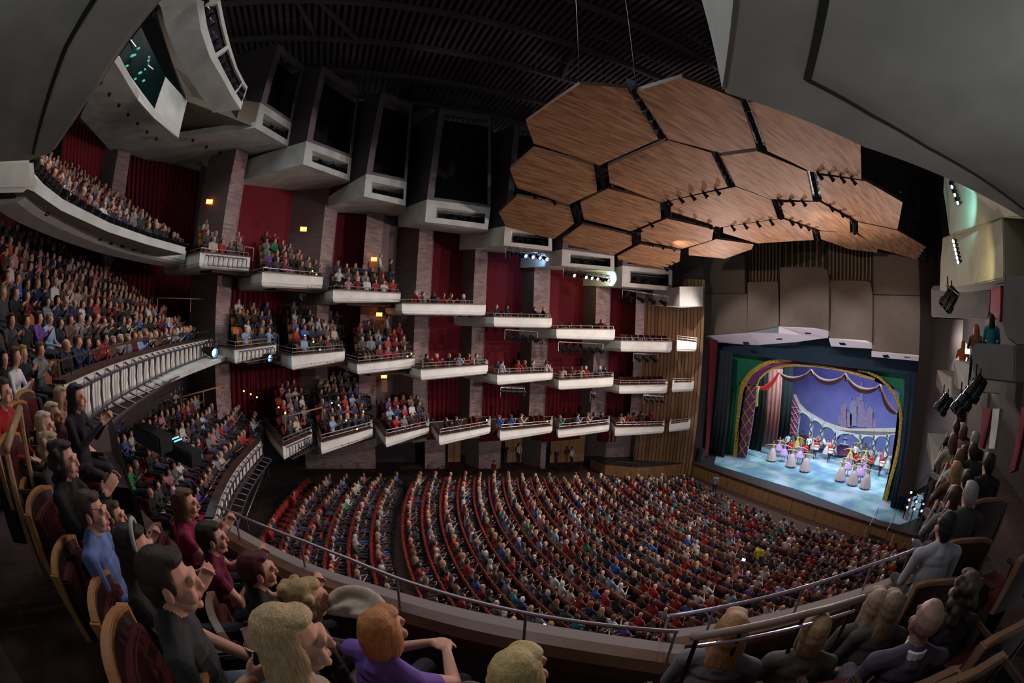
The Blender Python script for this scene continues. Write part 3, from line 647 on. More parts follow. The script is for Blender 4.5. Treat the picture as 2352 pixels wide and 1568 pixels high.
for k,(TL,BL,TR,BR,SB,ST,FT,FTR) in TW.items():
    dl=D_FL[k]; dr=D_FR[k]*.985; dl2=dl+3.6
    a,b,c,d=P(*TL,d=dl),P(*BL,d=dl),P(*BR,d=dr),P(*TR,d=dr); e,e2=P(*SB,d=dl2),P(*ST,d=dl2)
    n=dirv(az(*BR)); g=c+n*3.4; g.z=c.z+.2; g2=d+n*3.4
    o_=b.copy(); t=empty('lighting_tower',o_); tag(t,f'concrete lighting bay with mauve steel frame, {tdesc[k]}','lighting bay','concrete lighting bays under the ceiling')
    # body with slot: frame quads around the slot
    def L_(x,y): # bilinear on the face
        return (a.lerp(d,x)).lerp(b.lerp(c,x),y)
    sx0,sx1,sy0,sy1=.14,.93,.30,.76
    if k in(4,5,6): sx0,sx1,sy0,sy1=.13,.92,.2,.8
    mb=MB(); A_=[a,d,c,b]; I_=[L_(sx0,sy0),L_(sx1,sy0),L_(sx1,sy1),L_(sx0,sy1)]
    J_=[p+n*1.2 for p in I_]
    vs=[p-o_ for p in A_+I_+J_+[e,e2,g,g2]]
    fs=[(0,1,5,4),(1,2,6,5),(2,3,7,6),(3,0,4,7),(4,5,9,8),(5,6,10,9),(6,7,11,10),(7,4,8,11),(0,3,12,13),(3,2,14,12),(2,1,15,14),(0,13,15,1)]
    mb.add(vs,fs); mb.build('concrete_body',concw if k>3 else conc,t)
    mb=MB(); mb.add([p-o_-n*.01 for p in J_],[(0,1,2,3)]); mb.build('slot_back',black,t)
    # lamps in the slot
    rr=random.Random(k)
    for j in range(3 if k<6 else 2):
        f=.25+.5*j/2+rr.uniform(-.08,.08); p=I_[3].lerp(I_[2],f)+n*.45-o_; p.z+=.28
        dl_=(-n+Vector((.3,0,-.45))).normalized(); R=dl_.to_track_quat('Z','Y').to_matrix()
        mb=MB(); mb.lathe([(0,-.25),(.09,-.25),(.1,0),(.12,.02),(.12,.2),(.1,.2),(.08,.05),(0,.05)],p,10,R=R); mb.tube([p,p+Vector((0,0,.35))],.015,4); mb.build('slot_lamp',blackm,t)
    mb=MB(); mb.tube([I_[0].lerp(I_[3],.25)+n*.4-o_,I_[1].lerp(I_[2],.25)+n*.4-o_],.025,5); mb.build('slot_pipe',steel,t)
    # mauve frame
    f0,f1_=P(*FT,d=dl),P(*FTR,d=dr)
    w=.36; q=(d-a).normalized(); mb=MB()
    def post(p,r,wd): 
        pts=[p,p+q*wd,p+q*wd+n*.3,p+n*.3]; pt=[r,r+q*wd,r+q*wd+n*.3,r+n*.3]; mb.hexa([x-o_ for x in pts],[x-o_ for x in pt])
    post(a,f0,w); post(d-q*w*.6,f1_-q*w*.6,w*.6)
    up=(f0-a).normalized()
    mb.hexa([x-o_ for x in (a+q*w,d-q*w*.6,d-q*w*.6+n*.3,a+q*w+n*.3)],[x-o_+up*.16 for x in (a+q*w,d-q*w*.6,d-q*w*.6+n*.3,a+q*w+n*.3)])
    mb.hexa([x-o_-up*.35 for x in (f0+q*w,f1_-q*w*.6,f1_-q*w*.6+n*.3,f0+q*w+n*.3)],[x-o_ for x in (f0+q*w,f1_-q*w*.6,f1_-q*w*.6+n*.3,f0+q*w+n*.3)])
    mb.build('steel_frame',purp,t)
    mb=MB(); mb.add([x-o_+n*1.6 for x in (a,d,f1_,f0)],[(0,1,2,3)]); mb.build('dark_recess',black,t)
    # dark mauve return wall on the rear side of the frame
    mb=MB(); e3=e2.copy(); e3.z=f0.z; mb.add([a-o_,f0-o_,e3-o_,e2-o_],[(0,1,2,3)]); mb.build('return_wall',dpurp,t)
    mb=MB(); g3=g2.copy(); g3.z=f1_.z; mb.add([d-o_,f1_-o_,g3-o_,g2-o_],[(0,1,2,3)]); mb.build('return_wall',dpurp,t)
# stage-end concrete block under the last bay
a,b,c,d=P(1561,618,d=31),P(1561,658,d=31),P(1561,703,d=31),P(1614.7,703,d=33.2); e=P(1614.7,658,d=33.2); f=P(1500,701,d=32.5); f2_=P(1500,668,d=32.5)
n=dirv(24)*2
mb=MB(); mb.add([b,c,d,e,f,f2_,b+n,c+n,d+n,e+n],[(0,1,2,3),(0,5,4,1),(1,2,8,7),(0,3,9,6),(4,1,7)]); tag(mb.build('concrete_block',conc),'plain board-marked concrete block beside the proscenium, below the last lighting bay','concrete block')
# ---------------------------------------------------------------- upper left: booth slab, glazed control room, curved catwalk
und=[P(x,y,z=8.02) for x,y in ((185,270),(262,140),(282,172),(310,220),(358,272),(410,317),(586,293.5),(662,337.5),(530,388),(455,405),(300,356),(262,354))]
o=slab('booth_slab',und,.3,conc,'broad pale concrete slab over the top tier, dotted with small downlights')
for x,y in ((231,190),(251,217),(273,242),(294,264),(316,284),(338,303),(359,319),(443,322),(474,337),(505,351),(534,364)):
    p=P(x,y,z=7.9); mb=MB(); mb.lathe([(0,-.06),(.07,-.06),(.08,0),(.08,.05)],p,8); mb.build('downlight',blackm,o)
# front upstand of the slab (white strip) and the concrete wall of the booth
def trace(name,pts,m,label,cat,th=.25,dirn=None,**k):
    """a flat plate seen as this outline; pts are (x,y,distance)"""
    v=[P(x,y,d=dd) for x,y,dd in pts]; n=dirn or dirv(-45); mb=MB(); mb.hexa(v,[p+Vector(n)*th for p in v]); o=mb.build(name,m)
    if label: tag(o,label,cat)
    return o
trace('booth_upstand',[(262,140,16.4),(274,128,16.4),(300,175,16.6),(355,250,17.1),(410,316,17.8),(401,312,17.75),(355,272,17.2),(310,222,16.8)],concw,'narrow pale concrete upstand below the green-lit control window','concrete upstand')
trace('booth_wall',[(355,250,17.1),(380,176,17.1),(430,232,18),(410,316,17.8)],concw,'pale concrete end wall beside the green-lit control window','concrete wall')
g=empty('control_booth_window',P(320,160,d=17)); tag(g,'control booth window with equipment glowing green behind the glass','window')
gl=trace('window_pane',[(274,128,16.4),(324,62,16.4),(380,176,17.05),(355,250,17.1)],mat('booth_glass_interior',(.002,.010,.009),.25,spec=.15),None,None,th=.06)
gl.parent=g; gl.matrix_parent_inverse=Matrix.Translation(-g.location)
gm=mat('green_equipment_glow',(.01,.05,.04),.4,emit=(.10,.65,.5),es=.55)
for (x,y,s) in ((306,128,.14),(318,112,.08),(292,152,.07),(322,168,.09),(333,160,.05),(341,140,.06),(311,182,.06),(330,186,.07),(342,132,.04)):
    p=P(x,y,d=16.3); mb=MB(); mb.lathe([(0,-.02),(s,-.01),(s*.8,.05),(0,.06)],p-g.location,9,R=Matrix.Rotation(.9,3,'X')); o=mb.build('equipment_light',gm,g)
for (x,y,x2,y2) in ((345,128,340,150),(340,150,352,160),(300,92,312,108)):
    mb=MB(); mb.tube([P(x,y,d=16.35)-g.location,P(x2,y2,d=16.35)-g.location],.03,5); mb.build('equipment_arm',steel,g)
# brownish side wall of the first tower behind the catwalk
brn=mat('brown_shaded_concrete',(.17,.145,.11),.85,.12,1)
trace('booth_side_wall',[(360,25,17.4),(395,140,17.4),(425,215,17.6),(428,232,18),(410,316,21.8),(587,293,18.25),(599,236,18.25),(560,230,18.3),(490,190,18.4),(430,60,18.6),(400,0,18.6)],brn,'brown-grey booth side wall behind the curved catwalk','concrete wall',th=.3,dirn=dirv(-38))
# curved catwalk
inn=[(340,-60),(352,-10),(370,18),(380,62),(403,120),(434,180),(461,220),(490,259)]; out=[(440,-70),(446,-30),(451,0),(461,69),(482,131),(510,179),(532,220),(553,252)]; top=[(492,-70),(500,-30),(506,0),(516,50),(528,100),(545,155),(560,185),(569,200)]
I3=[P(x,y,d=13.2+.45*i) for i,(x,y) in enumerate(inn)]; O3=[P(x,y,d=12.6+.5*i) for i,(x,y) in enumerate(out)]; T3=[P(x,y,d=12.6+.5*i) for i,(x,y) in enumerate(top)]
t=empty('curved_catwalk',O3[-1]); tag(t,'curved pale concrete catwalk high at upper left with dark lamp openings','catwalk'); o_=O3[-1]
mb=MB(); N=len(I3)
for i in range(N-1):
    up=Vector((0,0,.25)); mb.hexa([I3[i]-o_,I3[i+1]-o_,O3[i+1]-o_,O3[i]-o_],[q-o_+up for q in (I3[i],I3[i+1],O3[i+1],O3[i])])
mb.build('underside',conc,t)
mb=MB()
def fl_(i,f): return O3[i].lerp(T3[i],f)
for i in range(N-1):
    # solid bands at the bottom and top, uprights between openings
    for f0_,f1__ in ((0,.28),(.86,1)):
        q=[fl_(i,f0_),fl_(i+1,f0_),fl_(i+1,f1__),fl_(i,f1__)]; mb.hexa([p-o_ for p in q],[p-o_+dirv(-48)*.2 for p in q])
    q0,q1=fl_(i,.28),fl_(i,.86); r0,r1=q0.lerp(fl_(i+1,.28),.14),q1.lerp(fl_(i+1,.86),.14); q=[q0,r0,r1,q1]
    if i%2==0 or i==N-2: mb.hexa([p-o_ for p in q],[p-o_+dirv(-48)*.2 for p in q])
q=[fl_(N-1,.28),fl_(N-1,.28).lerp(fl_(N-2,.28),.12),fl_(N-1,.86).lerp(fl_(N-2,.86),.12),fl_(N-1,.86)]; mb.hexa([p-o_ for p in q],[p-o_+dirv(-48)*.2 for p in q])
mb.build('fascia',concw,t)
mb=MB(); 
for i in range(N-1): mb.add([p-o_+dirv(-45)*.9 for p in (fl_(i,.0),fl_(i+1,.0),fl_(i+1,1),fl_(i,1))],[(0,1,2,3)])
mb.build('dark_interior',black,t)
for i in range(N-1):
    for f in (.3,.7):
        p=fl_(i,.5).lerp(fl_(i+1,.5),f)-o_+dirv(-48)*.25; R=Vector((.6,.4,-.6)).to_track_quat('Z','Y').to_matrix()
        mb=MB(); mb.lathe([(0,-.22),(.11,-.2),(.12,0),(.16,.02),(.17,.2),(.13,.2),(.1,.04),(0,.04)],p,10,R=R); mb.build('catwalk_lamp',mat('lamp_black_violet',(.03,.025,.04),.35,metal=.4),t)
for i,(x,y) in enumerate(((393,35),(402,71),(412,103),(424,134),(437,162),(450,187),(466,210),(481,231),(496,251))):
    p=P(x,y,d=14.4+.3*i); mb=MB(); mb.lathe([(0,-.06),(.05,-.06),(.06,0),(.06,.05)],p-o_,8); mb.build('downlight',blackm,t)
# ---------------------------------------------------------------- overhead: the top tier box right above the camera
def plate(name,pts,z0,z1,m,label,cat='concrete slab',bevel=.03):
    mb=MB(); mb.hexa([(x,y,z0) for x,y in pts],[(x,y,z1) for x,y in pts]); o=mb.build(name,m,bevel=bevel); return tag(o,label,cat)
c1=P(1659,217,z=1.6); c2=P(2352,505,z=1.6); c0_=P(1688,0,z=1.6); cm=P(1980,340,z=1.6)
cA=c0_+(c0_-c1)*1.5
slabR=plate('overhead_balcony',[(c1.x,c1.y),(cm.x,cm.y),(c2.x,c2.y),(c2.x+3,c2.y-1.6),(c2.x+3,c2.y-6),(cA.x-1,-6),(cA.x,cA.y)],1.6,2.6,conc,'large dark grey concrete box underside overhead at upper right, with a recessed joint line')
gr=mat('groove_dark',(.03,.03,.03),.9)
# the recessed joint: thin dark channel set in the underside
def channel(pts,z,w,parent):
    mb=MB()
    for i in range(len(pts)-1):
        p,q=Vector(pts[i]),Vector(pts[i+1]); d=(q-p).normalized(); n=Vector((-d.y,d.x,0))*w/2; mb.hexa([p-n,q-n,q+n,p+n],[x+Vector((0,0,.02)) for x in (p-n,q-n,q+n,p+n)])
    return mb.build('joint_channel',gr,parent)
channel([P(1905,-40,z=1.592),P(1895,0,z=1.592),P(1855,185,z=1.592)],0,.05,slabR); channel([P(1855,185,z=1.592),P(2000,265,z=1.592),P(2130,340,z=1.592),P(2240,402,z=1.592),P(2352,482,z=1.592)],0,.035,slabR)
L=[P(375,0,z=2.0),P(300,92,z=2.0),P(225,205,z=2.0),P(165,292,z=2.0),P(125,345,z=2.05),P(75,362,z=2.05),P(0,366,z=2.05),P(-120,372,z=2.05)]
ext=[Vector((L[0].x+2.2,L[0].y-1.9,2)),]
pts=[ext[0]]+L+[Vector((-9,-3,2)),Vector((-1,-4,2))]
slabL=tag(MB().hexa([Vector((p.x,p.y,2.0)) for p in pts],[Vector((p.x,p.y,2.9)) for p in pts]).build('overhead_balcony',conc,bevel=.05),'smooth grey curved concrete balcony underside overhead at upper left','concrete slab')
channel([P(225,-20,z=1.99),P(215,0,z=1.99),P(150,110,z=1.99),P(105,240,z=1.99),P(75,355,z=1.99)],0,.05,slabL)
q=[P(0,366,z=2.0),P(76,362,z=2.0),P(82,428,z=1.55),P(70,440,z=1.5),P(0,445,z=1.5)]
tag(MB().hexa([P(-60,366,r=7.6),P(76,362,r=7.6),P(82,425,r=7.6),P(62,442,r=7.6),P(-60,446,r=7.6)],[P(-60,366,r=9.2),P(74,364,r=9),P(80,420,r=9),P(60,436,r=9),P(-60,440,r=9.2)]).build('concrete_beam_end',concw,bevel=.08),'rounded pale concrete beam end below the overhead slab at far left','concrete beam')
# ---------------------------------------------------------------- hexagonal timber canopy
HEX={'A1':[(1331,194),(1440,203),(1512,320),(1377,380),(1226,330),(1208,280)],'A2':[(1461,210),(1567,178),(1700,231),(1737,339),(1653,351),(1535,320)],
'A3':[(1718,235),(1850,225),(1974,290),(1978,412),(1861,394),(1763,347)],'B1':[(1226,342),(1364,382),(1371,440),(1306,470),(1188,432),(1171,389)],
'B2':[(1396,382),(1535,322),(1633,351),(1671,429),(1518,465),(1400,420)],'B3':[(1655,359),(1739,347),(1853,394),(1867,461),(1769,457),(1690,427)],
'B4':[(1876,402),(1988,416),(2073,465),(2061,527),(1971,508),(1888,461)],'C1':[(1187,450),(1308,474),(1318,514),(1272,549),(1163,522),(1146,489)],
'C2':[(1333,465),(1396,433),(1516,465),(1518,502),(1449,531),(1341,503)],'C3':[(1541,461),(1690,429),(1771,459),(1786,502),(1653,522),(1541,486)],
'C4':[(1792,465),(1882,463),(1951,504),(1953,535),(1886,529),(1802,500)],'C5':[(1971,510),(2061,529),(2127,567),(2108,597),(2016,571),(1971,535)],
'D1':[(1292,548),(1337,515),(1451,541),(1451,563),(1401,590),(1301,576)],'D2':[(1471,527),(1531,502),(1639,527),(1635,551),(1567,571),(1473,553)],
'D3':[(1661,522),(1796,502),(1865,527),(1869,551),(1739,559),(1661,535)],'D4':[(1882,531),(1963,535),(2016,567),(2014,580),(1950,572),(1886,549)],
'E1':[(1418,588),(1469,561),(1563,576),(1561,600),(1522,618),(1424,614)],'E2':[(1582,571),(1645,549),(1731,561),(1727,572),(1665,594),(1582,586)]}
def canopy_pt(x,y):
    r=h(x,y); t=10/max(r[2],.05); fz=lambda q:10-.1*(q[0]-15)-.5*((q[1]-14.3)/10)**2
    lo,hi=0,80
    for _ in range(50):
        m_=(lo+hi)/2; q=r*m_
        if q[2]<fz(q): lo=m_
        else: hi=m_
    return Vector((r*lo*.68).tolist())
hexd={'A1':'large canopy panel at the upper left of the cluster','A2':'top middle canopy panel meeting the concrete overhang','A3':'top right canopy panel partly behind the concrete overhang','B1':'left panel just under the upper left one','B2':'largest central panel of the second row','B3':'second-row panel right of the largest central one','B4':'right-hand panel with handrail on its far edge','C1':'leftmost panel of the canopy','C2':'third-row panel right of the leftmost one','C3':'wide panel at the centre of the canopy','C4':'pale third-row panel right of centre','C5':'far right pale panel ending in a hanging lamp cluster','D1':'small lower panel under the leftmost one','D2':'fourth-row panel above the small lowest one','D3':'long low panel above the slatted wall','D4':'narrow low panel right of the slatted wall centre','E1':'lowest left panel hanging before the boxes','E2':'lowest panel beside the slatted wall'}
wm=bpy.data.materials.new('canopy_oak'); wm.use_nodes=True; nt=wm.node_tree; b_=nt.nodes['Principled BSDF']; b_.inputs['Roughness'].default_value=.62; b_.inputs['Specular IOR Level'].default_value=.12
tc=nt.nodes.new('ShaderNodeTexCoord'); mp=nt.nodes.new('ShaderNodeMapping'); mp.inputs['Rotation'].default_value=(0,0,0); mp.inputs['Scale'].default_value=(.35,6,6)
ge=nt.nodes.new('ShaderNodeNewGeometry'); nt.links.new(ge.outputs['Position'],mp.inputs[0])
n1=nt.nodes.new('ShaderNodeTexNoise'); n1.inputs['Scale'].default_value=1.3; n1.inputs['Detail'].default_value=6; nt.links.new(mp.outputs[0],n1.inputs[0])
rp=nt.nodes.new('ShaderNodeValToRGB'); rp.color_ramp.elements[0].position=.32; rp.color_ramp.elements[0].color=(.17,.078,.036,1); rp.color_ramp.elements[1].position=.68; rp.color_ramp.elements[1].color=(.43,.235,.115,1)
nt.links.new(n1.outputs[0],rp.inputs[0]); nt.links.new(rp.outputs[0],b_.inputs['Base Color'])
wedge=mat('canopy_edge',(.10,.05,.03),.5)
CAN={}
ORD0=['first','second','third','fourth','fifth','sixth']
for k,pl in HEX.items():
    v=[canopy_pt(*q) for q in pl]; c=sum(v,Vector())/6; n=Vector()
    for i in range(6): n+=v[i].cross(v[(i+1)%6])
    n.normalize()
    if n.z<0: n=-n
    mb=MB(); top=[p+n*.14 for p in v]; mb.v=[tuple(p-c) for p in v+top]; mb.f=[tuple(range(6)),tuple(range(6,12))]+[(i,(i+1)%6,6+(i+1)%6,6+i) for i in range(6)]; mb.m=[0,1]+[1]*6
    o=mb.build('acoustic_reflector',[wm,wedge],bevel=0); o.location=c; tag(o,f'hexagonal oak acoustic panel, {hexd[k]}','ceiling panel','hexagonal timber canopy panels'); CAN[k]=(v,c,n)
    for i in (0,3): MB().tube([v[i]-c+n*.1,v[i]-c+Vector((0,0,max(1,13.9-v[i].z)))],.012,4).build('suspension_cable',blackm,o)
# short lamps hung in the slots between panels; black slot bodies
def lamp(p,d,label,group,s=1.,em=None,es=0,yoke=True,m=None):
    R=Vector(d).normalized().to_track_quat('Z','Y').to_matrix(); t=empty('stage_light',p); tag(t,label,'stage light',group)
    mb=MB(); mb.lathe([(0,-.22*s),(.07*s,-.2*s),(.09*s,-.05*s),(.09*s,.08*s),(.12*s,.1*s),(.12*s,.22*s),(.1*s,.22*s),(.085*s,.12*s),(0,.12*s)],(0,0,0),12,R=R); mb.build('lamp_body',m or blackm,t)
    if em:
        mb=MB(); mb.lathe([(0,.15*s),(.085*s,.15*s)],(0,0,0),12,R=R); mb.build('lens',mat('lens_%d_%d_%d_%d'%(em[0]*9,em[1]*9,em[2]*9,es),(.1,.1,.1),.3,emit=em,es=es),t)
    if yoke:
        mb=MB(); mb.tube([(-.11*s,0,0),(-.11*s,0,.2*s),(.11*s,0,.2*s),(.11*s,0,0)],.012*s,4); mb.tube([(0,0,.2*s),(0,0,.34*s)],.02*s,4); mb.build('yoke',blackm,t)
    return t
gaps=[('A1',(1440,203),(1512,320),'A2',(1461,210),(1535,320),'between the two uppermost panels'),('A2',(1700,231),(1737,339),'A3',(1718,235),(1763,347),'left of the panel under the overhang'),
('B2',(1633,351),(1671,429),'B3',(1655,359),(1690,427),'right of the central panel'),('B3',(1853,394),(1867,461),'B4',(1876,402),(1888,461),'left of the panel with the handrail'),
('C3',(1771,459),(1786,502),'C4',(1792,465),(1802,500),'right of the wide centre panel'),('C4',(1951,504),(1953,535),'C5',(1971,510),(1971,535),'left of the far right panel'),
('B1',(1364,382),(1371,440),'B2',(1396,385),(1400,420),'right of the left second-row panel'),('C1',(1308,474),(1318,514),'C2',(1333,465),(1341,503),'right of the leftmost panel'),
('C2',(1516,465),(1518,502),'C3',(1541,461),(1541,486),'left of the wide centre panel'),('D1',(1451,541),(1451,563),'D2',(1471,527),(1473,553),'between the lower panels'),('D2',(1639,527),(1635,551),'D3',(1661,522),(1661,535),'above the slatted wall'),('D3',(1865,527),(1869,551),'D4',(1882,531),(1886,549),'low above the slatted wall')]
slotm=mat('slot_steel',(.24,.29,.34),.5)
for ka,a0,a1,kb,b0,b1,ds in gaps:
    pa,pb,qa,qb=canopy_pt(*a0),canopy_pt(*a1),canopy_pt(*b0),canopy_pt(*b1); up=Vector((0,0,.20 if ka in('A1','A2','B2','B3') else .4))
    t=empty('canopy_light_slot',(pa+qb)/2+up); tag(t,f'black lamp slot in the timber canopy, {ds}','light slot','lighting slots between the canopy panels'); o_=t.location
    mb=MB(); mb.hexa([x+up-o_ for x in(pa,qa,qb,pb)],[x+up*2-o_ for x in(pa,qa,qb,pb)]); mb.build('slot_channel',slotm if ka in('A1','A2','B2','B3') else black,t)
    for j in range(5):
        f=(j+.5)/5; p=pa.lerp(pb,f).lerp(qa.lerp(qb,f),.5)+Vector((0,0,.06))-o_; R=Vector((.5,.1,-1)).to_track_quat('Z','Y').to_matrix()
        mb=MB(); mb.lathe([(0,-.16),(.08,-.14),(.09,.1),(.11,.2),(.08,.2),(.07,.08),(0,.08)],p,8,R=R); mb.box(p+Vector((0,0,.18)),(.05,.34,.05)); mb.build('slot_lamp',blackm,t)
for k,(i0,i1,n_) in {'B2':(3,4,5),'C3':(4,5,3),'B3':(3,4,3),'A3':(3,4,4),'B4':(4,5,3),'C4':(4,5,4),'D2':(4,5,3),'D3':(0,1,4),'E1':(3,4,3),'C2':(3,4,2),'C5':(2,3,4),'B1':(3,4,2)}.items():
    v,c,n=CAN[k]
    for j in range(n_):
        f=(j+.8)/(n_+.6); p=v[i0].lerp(v[i1],f)+Vector((0,0,-.12)); lamp(p,(.6,-.3,-.7),f'{ORD0[j]} small black lamp, edge of the '+' '.join(hexd[k].split()[:9]),'lamps along the canopy edges',s=.8,yoke=True)
for k in ('B4','C5'):
    v,c,n=CAN[k]; t=empty('guard_rail',v[1]); tag(t,'black guard rail along the outer edge of a canopy panel at right, '+('upper one' if k=='B4' else 'lower one'),'rail'); mb=MB(); a,b=v[1]-v[1],v[2]-v[1]
    for hh in(.45,.25): mb.tube([a+Vector((0,0,hh)),b+Vector((0,0,hh))],.02,4)
    for j in range(5): p=a.lerp(b,j/4); mb.tube([p,p+Vector((0,0,.45))],.02,4)
    mb.build('rail_bar',blackm,t)
# ---------------------------------------------------------------- coloured lamps on pipes under the lighting bays, dark lamps under the boxes
def lamprow(pts,dd,n_,label,group,ems,dirn=(.55,-.75,-.5),s=1.1,pipe=True,tray_=True,drop=.3,lab=None):
    a,b=P(*pts[0],d=dd[0]),P(*pts[1],d=dd[1])
    if pipe:
        t=empty('lighting_pipe',a); tag(t,label+', the pipe frame','pipe'); mb=MB(); mb.tube([(0,0,0),b-a],.03,5); n=dirv(az(*pts[0]))*.6; mb.tube([n,b-a+n],.02,5)
        if tray_: mb.tube([(0,0,0),(0,0,-.55),n+Vector((0,0,-.55)),n],.02,4); mb.tube([b-a,b-a+Vector((0,0,-.45))],.02,4)
        mb.build('pipe',steel,t)
    for j in range(n_):
        p=a.lerp(b,(j+.5)/n_)+Vector((0,0,-drop)); e=ems[j%len(ems)]
        t=lamp(p,dirn,f'{label}, {["first","second","third","fourth","fifth","sixth","seventh","eighth"][j]} from the rear end',group,s=s,em=e[0] if e else None,es=e[1] if e else 0)
wl,bl,pk=((1,1,1),12),((.12,.35,1),12),((1,.5,.85),9)
lamprow([(1162,568),(1260,583)],(24.3,26.2),6,'stage lamp hanging under the fifth lighting bay',"lamps under the fifth lighting bay",[None,None,bl,pk,bl,wl],s=1.2,dirn=(.1,-.9,-.35))
lamprow([(1294,616),(1400,633)],(26.2,28.4),8,'stage lamp hanging under the sixth lighting bay',"lamps under the sixth lighting bay",[None,wl,None,wl,wl,wl],s=1.1,dirn=(.1,-.9,-.35))
lamprow([(1430,664),(1535,680)],(28.9,31),4,'dark stage lamp hanging under the seventh lighting bay',"lamps under the seventh lighting bay",[None],s=1.4,drop=.5)
lamprow([(1160,757),(1235,762)],(25,26.4),4,'dark stage lamp under the fifth top-level box',"lamps under the fifth top-level box",[None],s=1.4,drop=.4)
lamprow([(1283,785),(1385,790)],(26.6,28.6),6,'dark stage lamp under the sixth top-level box',"lamps under the sixth top-level box",[None],s=1.3,drop=.4)
lamprow([(1455,812),(1510,814)],(29.5,31),3,'dark stage lamp under the top-level box nearest the stage',"lamps under the stage-end top box",[None],s=1.4,drop=.3)
lamprow([(1150,890),(1205,892)],(24.7,25.7),4,'dark stage lamp under the fifth middle-level box',"lamps under the fifth middle box",[None],s=1.1,drop=.2,dirn=(1,0,-.1))
lamprow([(1478,908),(1524,910)],(29.5,31),4,'dark stage lamp under the middle-level box nearest the stage',"lamps under the stage-end middle box",[None],s=1.2,drop=.25)
lamprow([(1356,902),(1368,903)],(28,28.3),1,'small dark lamp under the sixth middle-level box',"lamps under the sixth middle box",[None],s=1.,drop=.15)
spot('coloured_wall_wash',P(1265,590,d=27.5),P(1285,600,d=29.8),60,110,(1,.6,.15),.05)
spot('coloured_wall_wash',P(1240,585,d=27),P(1220,600,d=29),60,120,(.35,.6,1),.05)
spot('coloured_wall_wash',P(1405,640,d=29.3),P(1425,640,d=31.5),70,110,(.2,.8,1),.05)
spot('coloured_wall_wash',P(1380,640,d=28.8),P(1380,640,d=31.5),60,120,(1,.85,.35),.05)
# ---------------------------------------------------------------- proscenium, stage house and scenery
ZS=-9.9
def vplate(name,pts,u,m,th=.12,label=None,cat=None,parent=None,group=None,bevel=0):
    """upright plate in a plane across the stage at depth u, seen as this outline; u may vary per point"""
    v=[P(x,y,u=(u if not isinstance(u,(list,tuple)) else u[i])) for i,(x,y) in enumerate(pts)]
    mb=MB(); n=len(v); vs=v+[p+Vector((th,0,0)) for p in v]
    bm=bmesh.new(); bv=[bm.verts.new(p) for p in v]; f=bm.faces.new(bv); bmesh.ops.triangulate(bm,faces=[f],ngon_method='EAR_CLIP')
    bm.verts.index_update(); tri=[tuple(q.index for q in f.verts) for f in bm.faces]; bm.free()
    fs=tri+[tuple(n+i for i in t[::-1]) for t in tri]+[(i,(i+1)%n,n+(i+1)%n,n+i) for i in range(n)]
    mb.add(vs,fs); o=mb.build(name,m,parent,bevel=bevel)
    if parent is not None: o.matrix_parent_inverse=Matrix.Translation(-parent.location)
    if label: tag(o,label,cat,group)
    return o
def c6(l): return [(1500+x/2.703,540+y/2.703) for x,y in l]
def c5(l): return [(1640+x/3.734,780+y/3.734) for x,y in l]
panm=mat('brown_proscenium_panel',(.15,.12,.10),.7,.08,2,.05)
slm=MATS['slat']
pdesc=['upper left','lower left','left of the centre','centre, tallest','right of the centre','lower right','upper right']
PN=[([(315,120),(565,120),(570,360),(315,360)],27.2),([(315,363),(583,363),(583,603),(313,622)],27.0),([(585,290),(775,286),(780,566),(583,602)],26.7),
([(785,200),(1040,195),(1080,215),(1090,275),(1088,592),(1000,575),(785,565)],26.4),([(1092,280),(1320,283),(1350,295),(1362,365),(1358,668),(1320,652),(1092,638)],26.7),
([(1362,372),(1745,380),(1733,762),(1660,745),(1358,716)],27.0),([(1365,100),(1720,150),(1745,376),(1365,366)],27.2)]
for (pl,u),ds in zip(PN,pdesc):
    tag(vplate('sound_baffle',c6(pl),u,panm,.25,bevel=.02),f'large flat brown sound panel above the stage opening, {ds}','wall panel','brown panels above the stage')
o=vplate('slatted_wall',c6([(560,125),(700,60),(1000,30),(1200,50),(1368,110),(1368,372),(1300,330),(1000,330),(600,330),(560,360)]),28.1,mat('slat_backing',(.05,.04,.035),.8),.2,'slatted timber wall of pale battens above the brown panels','slatted wall')
bt=mat('pale_batten',(.27,.18,.10),.5,.2,3); 
for i,x in enumerate(list(range(570,780,21))+list(range(782,1085,38))+list(range(1090,1366,23))):
    yt=125 if x<650 else 60; yb=285 if x<780 else 205 if x<1080 else 280; yb=yb+ (70 if x<585 or x>1345 else 0)
    w=9
    b=vplate('batten',c6([(x,yt-60),(x+w,yt-60),(x+w,yb),(x,yb)]),27.98,bt,.1,parent=o)
sof=mat('pale_pink_soffit',(.80,.70,.74),.6)
SF=[([(313,625),(583,606),(668,686),(390,665)],(27,27,29,28.6),'far left'),([(583,603),(780,608),(878,664),(665,680)],(26.7,26.7,28.4,28.6),'second from left'),
([(780,566),(1000,575),(1088,593),(1085,636),(880,628),(878,664),(780,608)],(26.4,26.4,26.4,28.2,28.2,28.4,26.7),'centre'),([(1090,638),(1320,652),(1360,670),(1358,705),(1105,690)],(26.7,26.7,26.7,28.6,28.6),'fourth from left'),([(1356,718),(1660,745),(1731,764),(1716,788),(1356,754)],(27,27,27,28.6,28.6),'far right')]
for pl,us,ds in SF:
    o=vplate('light_soffit',c6(pl),list(us),sof,.05,f'pale pink sloping soffit under the brown panels, {ds}','soffit',group='pale soffits over the stage opening')
